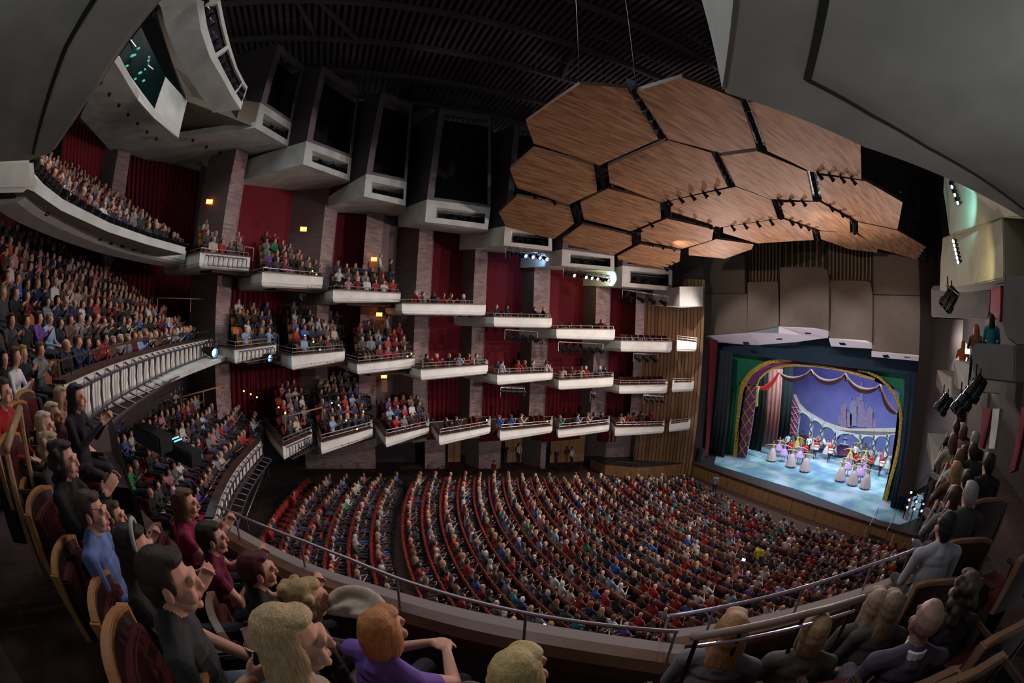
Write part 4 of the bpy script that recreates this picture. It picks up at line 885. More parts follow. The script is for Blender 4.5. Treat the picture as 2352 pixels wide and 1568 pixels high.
for x,y in ((958,604),(778,640),(576,670),(1175,674),(1445,752),(1575,752)):
    q=c6([(x-24,y-8),(x+12,y-10),(x+26,y+9),(x-10,y+9)]); b=vplate('lamp_well',q,27.35 if 900<x<1000 else 27.6,mat('lamp_well_black',(.01,.01,.012),.5),.02); tag(b,'small dark lamp opening in the pale soffit, '+{958:'centre one',778:'second from left',576:'far left',1175:'right of centre',1445:'left of the far right pair',1575:'far right end'}[x],'lamp opening')
# wood slatted splay and maroon edge at the left of the opening
pil=vplate('slatted_splay',c6([(305,632),(352,642),(322,1000),(290,1412),(245,1404),(280,1000)]),[26.4,27,26.6,26.2,25.3,25.8],slm,.1,'pale vertical timber slats at the left edge of the stage opening','timber wall'); 
vplate('maroon_return',c6([(352,642),(392,662),(365,1010),(338,1370),(322,1370),(340,1000)]),[27,28,27.7,27.4,26.6,26.8],mat('maroon_velvet',(.20,.015,.025),.8),.1,'narrow maroon strip inside the left edge of the stage opening','curtain')
vplate('proscenium_edge',[(2141,819),(2146,819),(2130,950),(2103,1120),(2068,1232),(2060,1232),(2097,1120),(2124,950)],27.0,mat('pale_edge',(.5,.42,.42),.6),.2,'thin pale edge strip down the right side of the stage opening','trim')
navy=mat('navy_stage_cloth',(.008,.022,.042),.9,.15,3); leg=mat('dark_leg_cloth',(.02,.03,.036),.9); green=mat('green_velvet',(.008,.12,.062),.75,.2,6,.1); 
vplate('border_cloth',[(1640,780),(1750,792),(1830,770),(1905,770),(2005,795),(2143,825),(2128,866),(1900,838),(1681,812),(1646,806)],28.9,navy,.06,'wide navy border cloth across the top of the stage opening','stage curtain')
def folds(name,pts_top,pts_bot,u,m,label,cat='stage curtain',pleat=.45,amp=.10,parent=None):
    t=[P(*q,u=u) for q in pts_top]; b=[P(*q,u=u) for q in pts_bot]; mb=MB(); hi=[];lo=[]
    def samp(A,f):
        f*=len(A)-1; i=min(int(f),len(A)-2); return A[i].lerp(A[i+1],f-i)
    L=(t[-1]-t[0]).length; n=max(8,int(L/pleat*5))
    for i in range(n+1):
        w=Vector((amp*math.sin(2*math.pi*i/n*L/pleat),0,0)); hi.append(samp(t,i/n)+w*.6); lo.append(samp(b,i/n)+w)
    mb.add(lo+hi,[(i,i+1,n+2+i,n+1+i) for i in range(n)]); o=mb.build(name,m,parent,smooth=True); mod=o.modifiers.new('t','SOLIDIFY'); mod.thickness=.03
    if parent is not None: o.matrix_parent_inverse=Matrix.Translation(-parent.location)
    if label: tag(o,label,cat)
    return o
folds('leg_cloth',c6([(392,705),(492,730)]),c6([(338,1372),(436,1396)]),28.4,leg,'dark pleated leg curtain at the left of the stage opening')
folds('leg_cloth',[(2078,855),(2132,866)],[(2040,1185),(2072,1200)],28.4,navy,'navy pleated leg curtain at the right of the stage opening')
# painted show portal
sp=empty('show_portal',P(1700,1050,u=29.4)); tag(sp,'painted show portal with gold braided arch, purple lattice and green drapes','stage set')
gl_=[(160,120),(1000,235),(1000,215),(600,178),(480,182),(390,225),(310,280),(245,350),(222,450),(205,700),(178,960),(85,1000),(120,600)]
folds('green_drape',c5([(160,110),(215,125),(262,140)]),c5([(84,1003),(130,1012),(176,1030)]),29.6,green,None,parent=sp)
vplate('green_header',c5([(160,110),(1000,195),(1770,300),(1750,420),(1640,520),(1560,430),(1450,330),(1300,270),(1000,210),(600,172),(480,178),(390,220),(310,275),(240,350),(150,420)]),29.5,green,.03,parent=sp)
folds('green_drape',c5([(1590,420),(1680,420),(1752,420)]),c5([(1445,1430),(1500,1450),(1560,1470)]),29.6,green,None,parent=sp)
gold=mat('gold_braid',(.42,.30,.06),.4,.5,9,.3,metal=.3)
outer=[(158,1045),(180,760),(200,560),(212,450),(235,360),(300,272),(385,212),(480,172),(570,166),(660,178)]; inner=[(190,1040),(215,760),(235,560),(247,460),(272,385),(328,302),(402,244),(492,205),(570,194),(660,190)]
def band(nm,o1,i1,u,m,th=.08):
    vplate(nm,c5(o1+i1[::-1]),u,m,th,parent=sp)
band('gold_braid_border',outer,inner,29.35,gold)
outer=[(1230,258),(1330,275),(1420,315),(1500,385),(1560,465),(1605,570),(1618,700),(1600,880),(1565,1060),(1510,1260),(1470,1440)]; inner=[(1230,268),(1325,292),(1410,335),(1482,400),(1538,475),(1578,575),(1590,700),(1572,880),(1535,1060),(1480,1260),(1428,1425)]
band('gold_braid_border',outer,inner,29.35,gold)
vplate('gold_braid_foot',c5([(84,998),(170,1012),(165,1045),(80,1028)]),29.3,gold,.1,parent=sp); vplate('gold_braid_foot',c5([(1430,1405),(1562,1440),(1556,1478),(1425,1440)]),29.3,gold,.1,parent=sp)
gm2=mat('gold_bead',(.55,.42,.12),.35,metal=.4)
mb=MB()
for (o1,i1) in (([(168,1040),(196,760),(216,560),(228,455),(251,372),(312,286),(392,226),(485,188),(570,182)],0),([(1330,283),(1415,325),(1491,392),(1549,470),(1591,572),(1604,700),(1586,880),(1550,1060),(1495,1260),(1449,1430)],0)):
    for i in range(len(o1)-1):
        a,b=P(*c5([o1[i]])[0],u=29.3),P(*c5([o1[i+1]])[0],u=29.3); k=max(1,int((b-a).length/.28))
        for j in range(k): p=a.lerp(b,j/k); mb.lathe([(0,-.05),(.06,-.03),(.07,.03),(0,.05)],p,6)
ob=mb.build('braid_bead',gm2,sp); ob.matrix_parent_inverse=Matrix.Translation(-sp.location); ob['kind']='stuff'
pur=mat('purple_scenic',(.10,.028,.11),.7,.15,4); mag=mat('magenta_scenic',(.24,.03,.16),.7,.1,4)
vplate('purple_lattice_leg',c5([(268,372),(362,386),(350,560),(300,860),(274,1016),(188,1000),(212,760),(235,560),(246,460)]),29.7,pur,.05,parent=sp)
mb=MB()
LA=[((270,372),(345,500)),((245,470),(340,620)),((232,560),(325,730)),((225,650),(310,830)),((212,760),(290,930)),((200,860),(276,1010)),((358,400),(238,560)),((352,520),(225,680)),((338,640),(210,800)),((318,760),(200,920)),((300,870),(195,1000)),((330,380),(250,470))]
for a,b in LA:
    a,b=c5([a])[0],c5([b])[0]; mb.tube([P(*a,u=29.66),P(*b,u=29.66)],.045,4)
ob=mb.build('gold_lattice',gold,sp); ob.matrix_parent_inverse=Matrix.Translation(-sp.location)
vplate('lattice_cap',c5([(280,345),(370,358),(366,388),(268,374)]),29.6,gold,.08,parent=sp)
vplate('purple_arch',c5([(270,372),(290,340),(350,275),(430,232),(560,194),(700,182),(850,188),(1000,205),(1130,235),(1260,275),(1260,300),(1130,262),(1000,235),(850,216),(700,212),(600,222),(510,240),(440,280),(390,330),(372,386)]),29.42,[mag],.03,parent=sp)
vplate('purple_arch_shade',c5([(290,345),(350,290),(430,250),(520,222),(470,262),(410,310),(380,360),(372,384),(285,370)]),29.40,pur,.02,parent=sp)
mb=MB()
for off in (0,10):
    pl=[(372,386+off),(390,330+off),(440,280+off),(510,240+off),(600,222+off),(700,212+off),(850,216+off),(1000,235+off),(1130,262+off),(1280,305+off),(1380,335+off)]
    mb.tube([P(*q,u=29.36) for q in c5(pl)],.05,5)
ob=mb.build('gold_moulding',gold,sp); ob.matrix_parent_inverse=Matrix.Translation(-sp.location)
# drapes and legs inside
bkv=mat('black_velvet',(.006,.010,.010),.9)
folds('black_leg',c5([(388,300),(470,250)]),c5([(297,938),(404,958)]),31.2,bkv,'black pleated leg curtain just inside the purple lattice')
folds('pink_drape',c5([(455,250),(592,250)]),c5([(408,918),(540,896)]),32.6,mat('rose_drape',(.22,.075,.065),.6,.2,5),'rose coloured pleated drape left of the backdrop')
folds('black_leg',c5([(590,240),(682,235)]),c5([(540,882),(650,810)]),33.8,bkv,'black leg curtain between the rose drape and the red lattice wing')
bd=empty('backdrop',P(1900,950,u=38.5)); tag(bd,'violet-blue sky backdrop painted with a faint domed skyline','backdrop')
bdm=mat('violet_sky_cloth',(.11,.11,.30),.8,.12,.35,c2=(.17,.15,.35))
vplate('sky_cloth',c5([(600,150),(1680,330),(1700,820),(1500,1080),(560,900)]),38.5,bdm,.05,parent=bd)
pale=mat('painted_stone',(.21,.19,.27),.8,.2,5); pale2=mat('painted_pink_stone',(.23,.155,.235),.8,.2,5)
def dome(x,y,w,hh,bh,m):
    pts=[(x-w*.42,y+bh),(x-w*.42,y),(x-w*.5,y-hh*.35),(x-w*.3,y-hh*.75),(x-w*.06,y-hh),(x,y-hh*1.25),(x+w*.06,y-hh),(x+w*.3,y-hh*.75),(x+w*.5,y-hh*.35),(x+w*.42,y),(x+w*.42,y+bh)]
    vplate('painted_dome',c5(pts),38.4,m,.03,parent=bd)
dome(1265,400,34,45,120,pale); dome(1195,580,66,70,160,pale); dome(1110,600,58,60,150,pale2); dome(1335,640,60,70,130,pale2); dome(1160,660,44,40,90,pale2)
vplate('painted_tower',c5([(1225,480),(1275,500),(1300,640),(1390,690),(1395,760),(1060,725),(1065,650),(1200,600)]),38.45,pale2,.03,parent=bd)
# colonnade set piece: curved cornice over round arches
cn=empty('colonnade',P(1890,1045,z=ZS)); tag(cn,'curved painted colonnade of round arches with garlands at the back of the stage','stage set')
stone=mat('painted_white_stone',(.36,.34,.42),.7,.25,6); corn=mat('cornice_gilt',(.34,.27,.24),.5,.2,6)
tops=[(680,470),(720,550),(775,610),(850,665),(935,705),(1045,745),(1150,768),(1260,785),(1370,790),(1490,780),(1575,762)]
bots=[(690,500),(728,580),(782,640),(855,694),(938,734),(1046,772),(1150,796),(1260,814),(1370,820),(1490,810),(1575,792)]
us=[35.2,35.5,35.8,36,36.2,36.3,36.3,36.2,36,35.7,35.4]
vplate('cornice',c5(tops+bots[::-1]),us+us[::-1],corn,.5,parent=cn)
cols=[(728,590,695,830),(835,660,818,890),(930,712,905,930),(1042,770,1030,990),(1262,812,1245,1030),(1378,820,1352,1060),(1492,812,1470,1090),(1568,795,1548,1110)]
for x,y,x2,y2 in cols:
    w=11; u=float(np.interp(x,[680,1045,1575],[35.3,36.3,35.4])); b=vplate('column',c5([(x-w,y),(x+w,y),(x2+w,y2),(x2-w,y2)]),u,stone,.3,parent=cn)
    mb=MB(); a_,b_2=P(*c5([(x,y)])[0],u=u-.05),P(*c5([(x2,y2)])[0],u=u-.05)
    mb.tube([a_.lerp(b_2,k/14)+Vector((0,.16*math.sin(k*1.3),0)) for k in range(15)],.05,4); ob=mb.build('garland',mat('dark_garland',(.03,.07,.03),.9),cn); ob.matrix_parent_inverse=Matrix.Translation(-cn.location)
for i in range(len(cols)-1):
    (x,y,_,_),(x2,y2,_,_)=cols[i],cols[i+1]; cx=(x+x2)/2; w=(x2-x)/2; u=float(np.interp(cx,[680,1045,1575],[35.3,36.3,35.4])); sl_=(y2-y)/(x2-x)
    top=[(x,y+5),(x2,y2+5)]; arc=[]
    for k in range(9):
        a=math.pi*k/8; px_=cx+math.cos(a)*(w-8); arc.append((px_,y+(px_-x)*sl_+12+w*.75-math.sin(a)*w*.68+0))
    vplate('arch_spandrel',c5([top[0],top[1]]+arc),u,stone,.25,parent=cn)
    mb=MB(); mb.tube([P(*q,u=u-.05) for q in c5(arc)],.05,4); ob=mb.build('garland',MATS['dark_garland'],cn); ob.matrix_parent_inverse=Matrix.Translation(-cn.location)
vplate('balustrade',c5([(735,805),(830,850),(1030,905),(1250,940),(1245,1000),(1030,990),(820,880),(725,840)]),37.,mat('wine_scenic',(.13,.035,.10),.8),.1,'low wine-red balustrade behind the arches','stage set')
wl_=vplate('lattice_wing',c5([(665,500),(690,520),(730,598),(700,828),(640,805)]),35.2,mat('red_scenic',(.28,.03,.06),.7),.08,'red lattice wing flat at the left end of the colonnade','stage set')
mb=MB()
for a,b in (((672,520),(728,620)),((668,570),(722,670)),((662,620),(716,720)),((656,670),(710,770)),((650,720),(704,820)),((728,620),(660,640)),((722,680),(652,700)),((714,740),(646,760)),((706,800),(642,800)),((720,580),(666,580))):
    a,b=c5([a,b]); mb.tube([P(*a,u=35.15),P(*b,u=35.15)],.03,4)
ob=mb.build('lattice',stone,wl_)
# swag garlands hanging in the opening
swm=mat('swag_wine',(.045,.008,.018),.6,.3,6); sgold=mat('swag_gold',(.40,.24,.08),.5); swr=mat('swag_red',(.5,.03,.02),.6)
SW=[((372,405),(430,440),(490,400),(558,275)),((558,275),(620,360),(740,370),(835,258)),((835,258),(900,390),(1040,400),(1128,292)),((1128,292),(1190,450),(1340,480),(1428,385)),((1428,385),(1460,560),(1530,640),(1585,625))]
sw=empty('swag_garland',P(*c5([(835,258)])[0],u=30.3)); tag(sw,'row of five dark wine and gold swags hanging across the stage picture','swag')
for i,s in enumerate(SW):
    p=[P(*q,u=30.3)-sw.location for q in c5(s)]; pts=[]
    for k in range(13):
        t_=k/12; pts.append(p[0]*(1-t_)**3+p[1]*3*t_*(1-t_)**2+p[2]*3*t_*t_*(1-t_)+p[3]*t_**3)
    rr=[.06+.17*math.sin(math.pi*k/12) for k in range(13)]
    MB().tube(pts,rr,7).build('swag',swr if i==0 else swm,sw,smooth=True)
    MB().tube([q+Vector((-.1,0,.05-.9*(r_-.06))) for q,r_ in zip(pts,rr)],[r_*.22 for r_ in rr],5).build('gold_fringe',sgold,sw,smooth=True)
for x,y in ((836,300),(1126,345),(1424,430)):
    a,b=c5([(x,y-35),(x,y+12)]); MB().tube([P(*a,u=30.25)-sw.location,P(*b,u=30.25)-sw.location],[.04,.1],5).build('tassel',swm,sw)
a=c5([(378,400),(372,470),(366,570)]); MB().tube([P(*q,u=30.1)-sw.location for q in a],[.15,.1,.13],6).build('gold_tassel',mat('pale_gold',(.55,.45,.15),.5),sw)
# stage floor, apron, fascia
fl=bpy.data.materials.new('painted_stage_cloth'); fl.use_nodes=True; nt=fl.node_tree; b_=nt.nodes['Principled BSDF']; b_.inputs['Roughness'].default_value=.35
n1=nt.nodes.new('ShaderNodeTexNoise'); n1.inputs['Scale'].default_value=.55; n1.inputs['Detail'].default_value=5; tc=nt.nodes.new('ShaderNodeNewGeometry'); nt.links.new(tc.outputs['Position'],n1.inputs[0])
rp=nt.nodes.new('ShaderNodeValToRGB'); e=rp.color_ramp.elements; e[0].position=.35; e[0].color=(.10,.15,.26,1); e[1].position=.62; e[1].color=(.34,.38,.50,1); x_=rp.color_ramp.elements.new(.48); x_.color=(.15,.27,.30,1)
nt.links.new(n1.outputs[0],rp.inputs[0]); nt.links.new(rp.outputs[0],b_.inputs['Base Color'])
blk=mat('black_stage_deck',(.03,.03,.033),.35,.2,3)
stg=empty('stage',(25.1,14,ZS)); struct(stg)
def pb(nm,x0,x1,y0,y1,z0,z1,m,par=stg):
    mb=MB(); o_=par.location; mb.box(((x0+x1)/2-o_.x,(y0+y1)/2-o_.y,(z0+z1)/2-o_.z),(x1-x0,y1-y0,z1-z0)); return mb.build(nm,m,par)
LV=P(1592,1060,z=ZS).y; lip=25.1
pb('deck',lip+.02,40,1.5,26.5,ZS-.3,ZS-.005,blk)
mb=MB(); pts=[P(*q,z=ZS) for q in ((1645,1046),(1640,1066),(1830,1124),(2025,1196),(2068,1205))]; o_=stg.location
pts=[Vector((p.x,p.y,ZS)) for p in pts]; poly=pts+[Vector((30.3,3,ZS)),Vector((39,2,ZS)),Vector((39,26,ZS)),Vector((30,26,ZS)),Vector((29,pts[0].y,ZS))]
mb.hexa([p-o_+Vector((0,0,-.004)) for p in poly],[p-o_+Vector((0,0,.012)) for p in poly]); mb.build('dance_cloth',fl,stg)
faw=mat('oak_fascia',(.23,.12,.055),.5,.25,2,stretch=(1,8,.5)); 
for i in range(10):
    y0=3.0+(LV-3.0)*i/10; y1=3.0+(LV-3.0)*(i+1)/10; pb('fascia_panel',lip-.08,lip+.02,y0+.02,y1-.02,-11.2,ZS-.12,faw)
pb('nosing',lip-.14,lip+.3,3.0,LV,ZS-.12,ZS+.02,dwood)
# side apron platform at the far side of the stage
q=[P(1391,1064,z=ZS),P(1465,1071,z=ZS),P(1588,1060,z=ZS)]
ap=empty('side_platform',q[1]); tag(ap,'oak-fronted side platform beside the stage at the far wall','platform'); o_=q[1]; 
far=[Vector((25.8,27.5,ZS)),Vector((18.5,27.8,ZS))]; poly=[Vector((p.x,p.y,ZS)) for p in q]+far
MB().hexa([p-o_+Vector((0,0,-.1)) for p in poly],[p-o_+Vector((0,0,0)) for p in poly]).build('deck',blk,ap)
MB().hexa([p-o_+Vector((0,0,-1.4)) for p in poly],[p-o_+Vector((0,0,-.1)) for p in poly]).build('oak_front',faw,ap,bevel=0)
mb=MB()
for i in (0,1): mb.tube([poly[i]-o_+Vector((0,0,.25)),poly[i+1]-o_+Vector((0,0,.25))] if i==0 else [poly[1]-o_,poly[1]-o_+Vector((0,0,.25))],.025,5)
mb.build('rail',railm,ap)
# steps up to the stage at the right end of the pit wall
lp=P(2008,1245,z=-10.9); t=empty('stage_steps',lp); tag(t,'small metal-railed steps leading up to the stage at its right end','steps'); 
for k in range(4): MB().box((.25*k,0,.22*k+.1),(.28,1.3,.04)).build('tread',blk,t)
for s in(-.65,.65): MB().tube([(-.1,s,0),(-.1,s,.95),(.95,s,1.75),(.95,s,.8)],.02,5).build('handrail',steel,t)
# speaker wedge and lamp trees
p=P(1608,1057,z=ZS); mb=MB(); mb.hexa([(-.3,-.3,0),(.3,-.3,0),(.3,.3,0),(-.3,.3,0)],[(-.1,-.25,1.),(.15,-.25,1.),(.15,.25,1.),(-.1,.25,1.)]); o=mb.build('loudspeaker',mat('speaker_grey_green',(.03,.045,.045),.7),bevel=.02); o.location=p; tag(o,'dark slanted loudspeaker standing at the left end of the stage','loudspeaker')
for px_,py_2,lab,n_ in ((1571,1056,'lamp tree with many lit round lamps on the side platform, left of the stage',12),(2085,1215,'lamp tree with warm lit lamps beyond the right end of the stage',9)):
    b=P(px_,py_2,z=ZS) if px_<1600 else P(px_,py_2,u=26.5); t=empty('lamp_tree',b); tag(t,lab,'lamp tree'); MB().tube([(0,0,0),(0,0,2.9)],.035,6).tube([(-.4,-.4,.03),(.4,.4,.03)],.03,4).tube([(-.4,.4,.03),(.4,-.4,.03)],.03,4).build('stand',blackm,t)
    e_=mat('tree_lamp_lens',(.5,.5,.5),.2,emit=(1,.97,.9),es=1.6)
    for k in range(n_):
        z_=1.3+.45*(k//3); y_=(k%3-1)*.55; n=Vector((-.75,-.6,0)); c=Vector((0,y_,z_)); R=n.to_track_quat('Z','Y').to_matrix()
        l=MB().lathe([(0,-.2),(.1,-.18),(.12,0),(.13,.1),(.11,.1),(0,.08)],c,10,R=R).build('lamp',blackm,t); l2=MB().lathe([(0,.1),(.085,.1)],c,10,R=R).build('lens',e_,l)
        if k%3==0: MB().tube([(0,-.6,z_),(0,.6,z_)],.02,4).build('crossbar',blackm,t)
for x,y,s in ((1519,1020,.35),): 
    q=P(x,y,d=33); 
# near right side: fascia boxes and slatted wall
o=vplate('wall_near',[(2141,730),(2230,735),(2240,900),(2190,1000),(2150,1100),(2098,1130),(2124,950)],[27,22,21,20,20,27,27],slm,.1); struct(o)
# ---------------------------------------------------------------- seats and audience
TOPC={'red':(.36,.02,.02),'dark red':(.14,.012,.02),'white':(.62,.62,.62),'pale blue':(.27,.40,.55),'blue':(.04,.13,.42),'grey':(.20,.20,.21),'black':(.015,.015,.018),'charcoal':(.05,.05,.055),'cream':(.52,.46,.36),'pink':(.50,.22,.26),'teal':(.03,.26,.28),'green':(.03,.27,.12),'purple':(.14,.06,.26),'brown':(.13,.07,.045),'navy':(.02,.03,.09),'yellow':(.60,.52,.02),'orange':(.6,.16,.04)}
TOPW=[.10,.10,.09,.045,.02,.13,.28,.16,.05,.035,.015,.01,.02,.09,.08,.001,.004]
TOPC={k:tuple(x*.72 for x in v) for k,v in TOPC.items()}; TOPC['yellow']=(.60,.52,.02)
HAIRC={'dark brown':(.035,.016,.010),'black':(.010,.008,.007),'brown':(.10,.048,.024),'blond':(.30,.185,.08),'auburn':(.18,.055,.02),'grey':(.24,.225,.21),'white':(.45,.43,.41)}
HAIRW=[.28,.12,.24,.16,.06,.09,.05]
TN=list(TOPC); HN=list(HAIRC)
def seatmesh(name,back,cush,detail=False):
    """local +Y is the way the sitter faces; origin on the floor"""
    mb=MB(); secs=[]
    for i in range(7):
        x=-.262+.524*i/6; y=-.20-.04*math.cos(math.pi*(i-3)/6); hgt=.93-.045*(abs(i-3)/3)**3
        secs.append([Vector((x,y,.42)),Vector((x,y-.04,.42)),Vector((x,y-.10-.02,hgt)),Vector((x,y-.07,hgt))])
    mb.strip(secs,mi=0)
    for i in range(7):
        pass
    secs=[]
    for i in range(7):
        x=-.22+.44*i/6; y=-.165-.03*math.cos(math.pi*(i-3)/6); secs.append([Vector((x,y,.45)),Vector((x,y-.05,.45)),Vector((x,y-.125,.84)),Vector((x,y-.05,.84))])
    mb.strip(secs,mi=1)
    mb.box((0,.05,.43),(.46,.44,.09),mi=1); mb.box((0,.05,.375),(.44,.42,.03),mi=0)
    for q in(-1,1): mb.box((q*.265,.02,.60),(.05,.34,.035),mi=0); mb.box((q*.265,.0,.30),(.03,.2,.58),mi=2)
    return mb
seat_red=seatmesh('s',0,1); backw=mat('rust_seat_back_shell',(.095,.024,.014),.45,.2,5)
def seat_thing(o_name,m3,parts=True):
    """theatre seat with back shell, cushion, armrests and standards as parts"""
    t=empty(o_name)
    s=seatmesh('x',0,1)
    def sub(mi,name,m,lo,hi):
        mb=MB(); fs=s.f[lo:hi]; used=sorted({i for f in fs for i in f}); mp={u:i for i,u in enumerate(used)}; mb.v=[s.v[u] for u in used]; mb.f=[tuple(mp[i] for i in f) for f in fs]; mb.m=[0]*len(fs); return mb.build(name,m,t,bevel=.012)
    n1=6*4+2
    sub(0,'backrest',m3[0],0,n1); sub(1,'back_pad',m3[1],n1,2*n1); sub(1,'seat',m3[1],2*n1,2*n1+6)
    for j in range(2): b=2*n1+12+12*j; sub(0,'armrest',m3[0],b,b+6); sub(2,'leg',m3[2],b+6,b+12)
    return t
def mesh_of(mb,name,m,bevel=0):
    o=mb.build(name,m,bevel=bevel); me=o.data; bpy.data.objects.remove(o); return me
seatA=mesh_of(seatmesh('s',0,1),'theater_seat',[backw,redf,blackm]); seatB=mesh_of(seatmesh('s',0,1),'theater_seat',[tanw,redf,blackm])
orangef=mat('orange_seat_fabric',(.34,.12,.04),.85,.2,20)
seatB.materials[1]=orangef
SEATS=[]  # (x,y,z,heading,section,row,idx,kind)
def row(section,r,pts,z,pitch=.56,kind='A',head=None,jit=0):
    """seats along a polyline; heading normal towards the stage"""
    pts=[Vector((p[0],p[1],0)) for p in pts]; L=[0]
    for i in range(1,len(pts)): L.append(L[-1]+(pts[i]-pts[i-1]).length)
    n=int(L[-1]/pitch)
    for j in range(n):
        s=(j+.5)*pitch; i=min(len(pts)-2,max(0,int(np.searchsorted(L,s))-1)); f=(s-L[i])/(L[i+1]-L[i]); p=pts[i].lerp(pts[i+1],f); d=(pts[i+1]-pts[i]).normalized(); nn=Vector((d.y,-d.x,0))
        if nn.dot(Vector((27,13,0))-p)<0: nn=-nn
        SEATS.append((p.x,p.y,z,math.atan2(nn.y,nn.x),section,r,j,kind))
vmax=lambda u: float(np.interp(u,[-4,2,7,12,15.3,21.3],[23.6,24.6,24.6,23.6,22.7,20.9]))
uc=21.0
for i in range(27):
    if i==21: uc-=.45
    vm=vmax(uc); pts=[(uc+.019*(v-13.8)**2,v) for v in np.linspace(vm,3.0,24)]
    row('stalls',i,pts,rake(uc+.3),kind='A'); uc-=.93
def front_u(tp,v): 
    t=sorted([(p.y,p.x) for p in tp]); return float(np.interp(v,[a for a,b in t],[b for a,b in t]))
TERR=[]
def terrace(name,rows_pts,zs,dep,th=.5):
    mb=MB()
    for pts,z in zip(rows_pts,zs):
        a=[Vector((p[0],p[1],0)) for p in pts]
        for i in range(len(a)-1):
            d=(a[i+1]-a[i]).normalized(); n=Vector((d.y,-d.x,0)); 
            if n.dot(Vector((27,13,0))-a[i])<0: n=-n
            q=[a[i]+n*.42,a[i+1]+n*.42,a[i+1]-n*(dep-.40),a[i]-n*(dep-.40)]
            mb.hexa([Vector((p.x,p.y,z-th)) for p in q],[Vector((p.x,p.y,z-.005)) for p in q])
    return struct(mb.build(name,carpet))
for nm,tp,off,z0,dz,n_,v0,v1,kd in (('lowest tier',f1,-.75,-5.85,.38,6,9.6,22.5,'A'),('middle tier',f2,-.75,-1.68,.44,9,-.5,21.0,'B'),('top tier',f3,-.75,2.42,.46,8,4.0,20.5,'B')):
    rp=[];zs=[]
    for k in range(n_):
        pts=[(front_u(tp,v)+off-.9*k-(.0 if v<14 else .012*(v-14)**2*(1 if nm!='lowest tier' else .3)),v) for v in np.linspace(v1,v0,14)]; rp.append(pts); zs.append(z0+dz*k); row(nm,k,pts,z0+dz*k,kind=kd)
    terrace('floor',rp,zs,.9,.12 if nm=='top tier' else .5)
for key,n_,dz,kd in (('a0',5,.33,'A'),('a1',6,.36,'A'),('a2',3,.34,'A'),('b0',4,.42,'B'),('b1',6,.42,'B'),('b2',4,.40,'B'),('c0',4,.42,'B'),('c1',5,.42,'B'),('c2',3,.42,'B')):
    A,B,Dv,C_,zb=BOXES[key]; rp=[];zs=[]; n=(dirv(az(*BX[key][0]))+dirv(az(*BX[key][2]))).normalized()
    for k in range(n_):
        s=n*(.95+.80*k); e0=.12 if k==0 else 0.0; a=A.lerp(B,-.04*k+e0)+s; b=A.lerp(B,.95+.0*k)+s; pts=[(a.x,a.y),(b.x,b.y)]; rp.append(pts); z=A.z-.47+dz*k; zs.append(z)
        row({'0':'rear ','1':'centre ','2':'forward '}[key[1]]+{'a':'lowest','b':'middle','c':'top'}[key[0]]+'-level block',k,pts,z,kind=kd)
    terrace('floor',rp,zs,.85,.2)
# body templates
TEMPL=[]
for arms,fem,hs in (('lap',False,'short'),('clap',False,'short'),('clap',True,'long'),('lap',True,'long'),('clap',True,'bob'),('wide',False,'short'),('lap',False,'bald'),('wide',True,'curly')):
    B=seated(arms,fem,False,hs,headyaw=0); 
    me,_=B.mesh(.026,decim=.45,regs=(SKIN,TOP,LEG,SHOE),name='person'); 
    for m in PM: me.materials.append(m)
    hm=None
    if hs!='bald':
        hm,_=B.mesh(.02,decim=.5,regs=(HAIR,),name='hair'); 
        for m in PM: hm.materials.append(m)
    lo,lab=B.mesh(.038,decim=.30,name='lo',smooth=1)
    bm=bmesh.new(); bm.from_mesh(lo); bmesh.ops.triangulate(bm,faces=bm.faces); bm.to_mesh(lo); bm.free()
    V=np.zeros(len(lo.vertices)*3,np.float32); lo.vertices.foreach_get('co',V); T=np.zeros(len(lo.polygons)*3,np.int32); lo.polygons.foreach_get('vertices',T); MI=np.zeros(len(lo.polygons),np.int32); lo.polygons.foreach_get('material_index',MI)
    TEMPL.append((me,hm,V.reshape(-1,3),T.reshape(-1,3),MI,fem,hs,arms))
SX=np.array([[s[0],s[1],s[2]] for s in SEATS]); HX=SX+np.array([0,0,1.2]); ppx,ppy,pd=proj(HX)
inf=(ppx>-40)&(ppx<2392)&(ppy>-40)&(ppy<1610)
bpy.context.view_layer.update(); dg=bpy.context.evaluated_depsgraph_get()
vis=np.zeros(len(SEATS),bool)
for i in np.where(inf)[0]:
    d=Vector(HX[i]); L=d.length; ok=sc.ray_cast(dg,Vector((0,0,0)),d/L,distance=L-.3)[0]
    if ok:
        d2=Vector(SX[i]+np.array([0,0,.8])); L2=d2.length; ok=sc.ray_cast(dg,Vector((0,0,0)),d2/L2,distance=L2-.3)[0]
    vis[i]=not ok
SEATS=[s for i,s in enumerate(SEATS) if vis[i]]; pd=pd[vis]; ppx=ppx[vis]; ppy=ppy[vis]
occ={'stalls':.97,'lowest tier':.93,'middle tier':.95,'top tier':.9}
N=len(SEATS); people=np.array([rng.random()<occ.get(s[4],.88) for s in SEATS])
people&=~np.array([s[4]=='stalls' and s[5]>=26 and rng.random()<.8 for s in SEATS])
mid_gap=np.array([s[4]=='top tier' and s[5]==0 and rng.random()<.2 for s in SEATS]); people&=~mid_gap
pi=[i for i in range(N) if people[i]]; sel_p=set(sorted(pi,key=lambda i:pd[i])[:178]); 
sel_s=set(sorted(range(N),key=lambda i:pd[i])[:235])
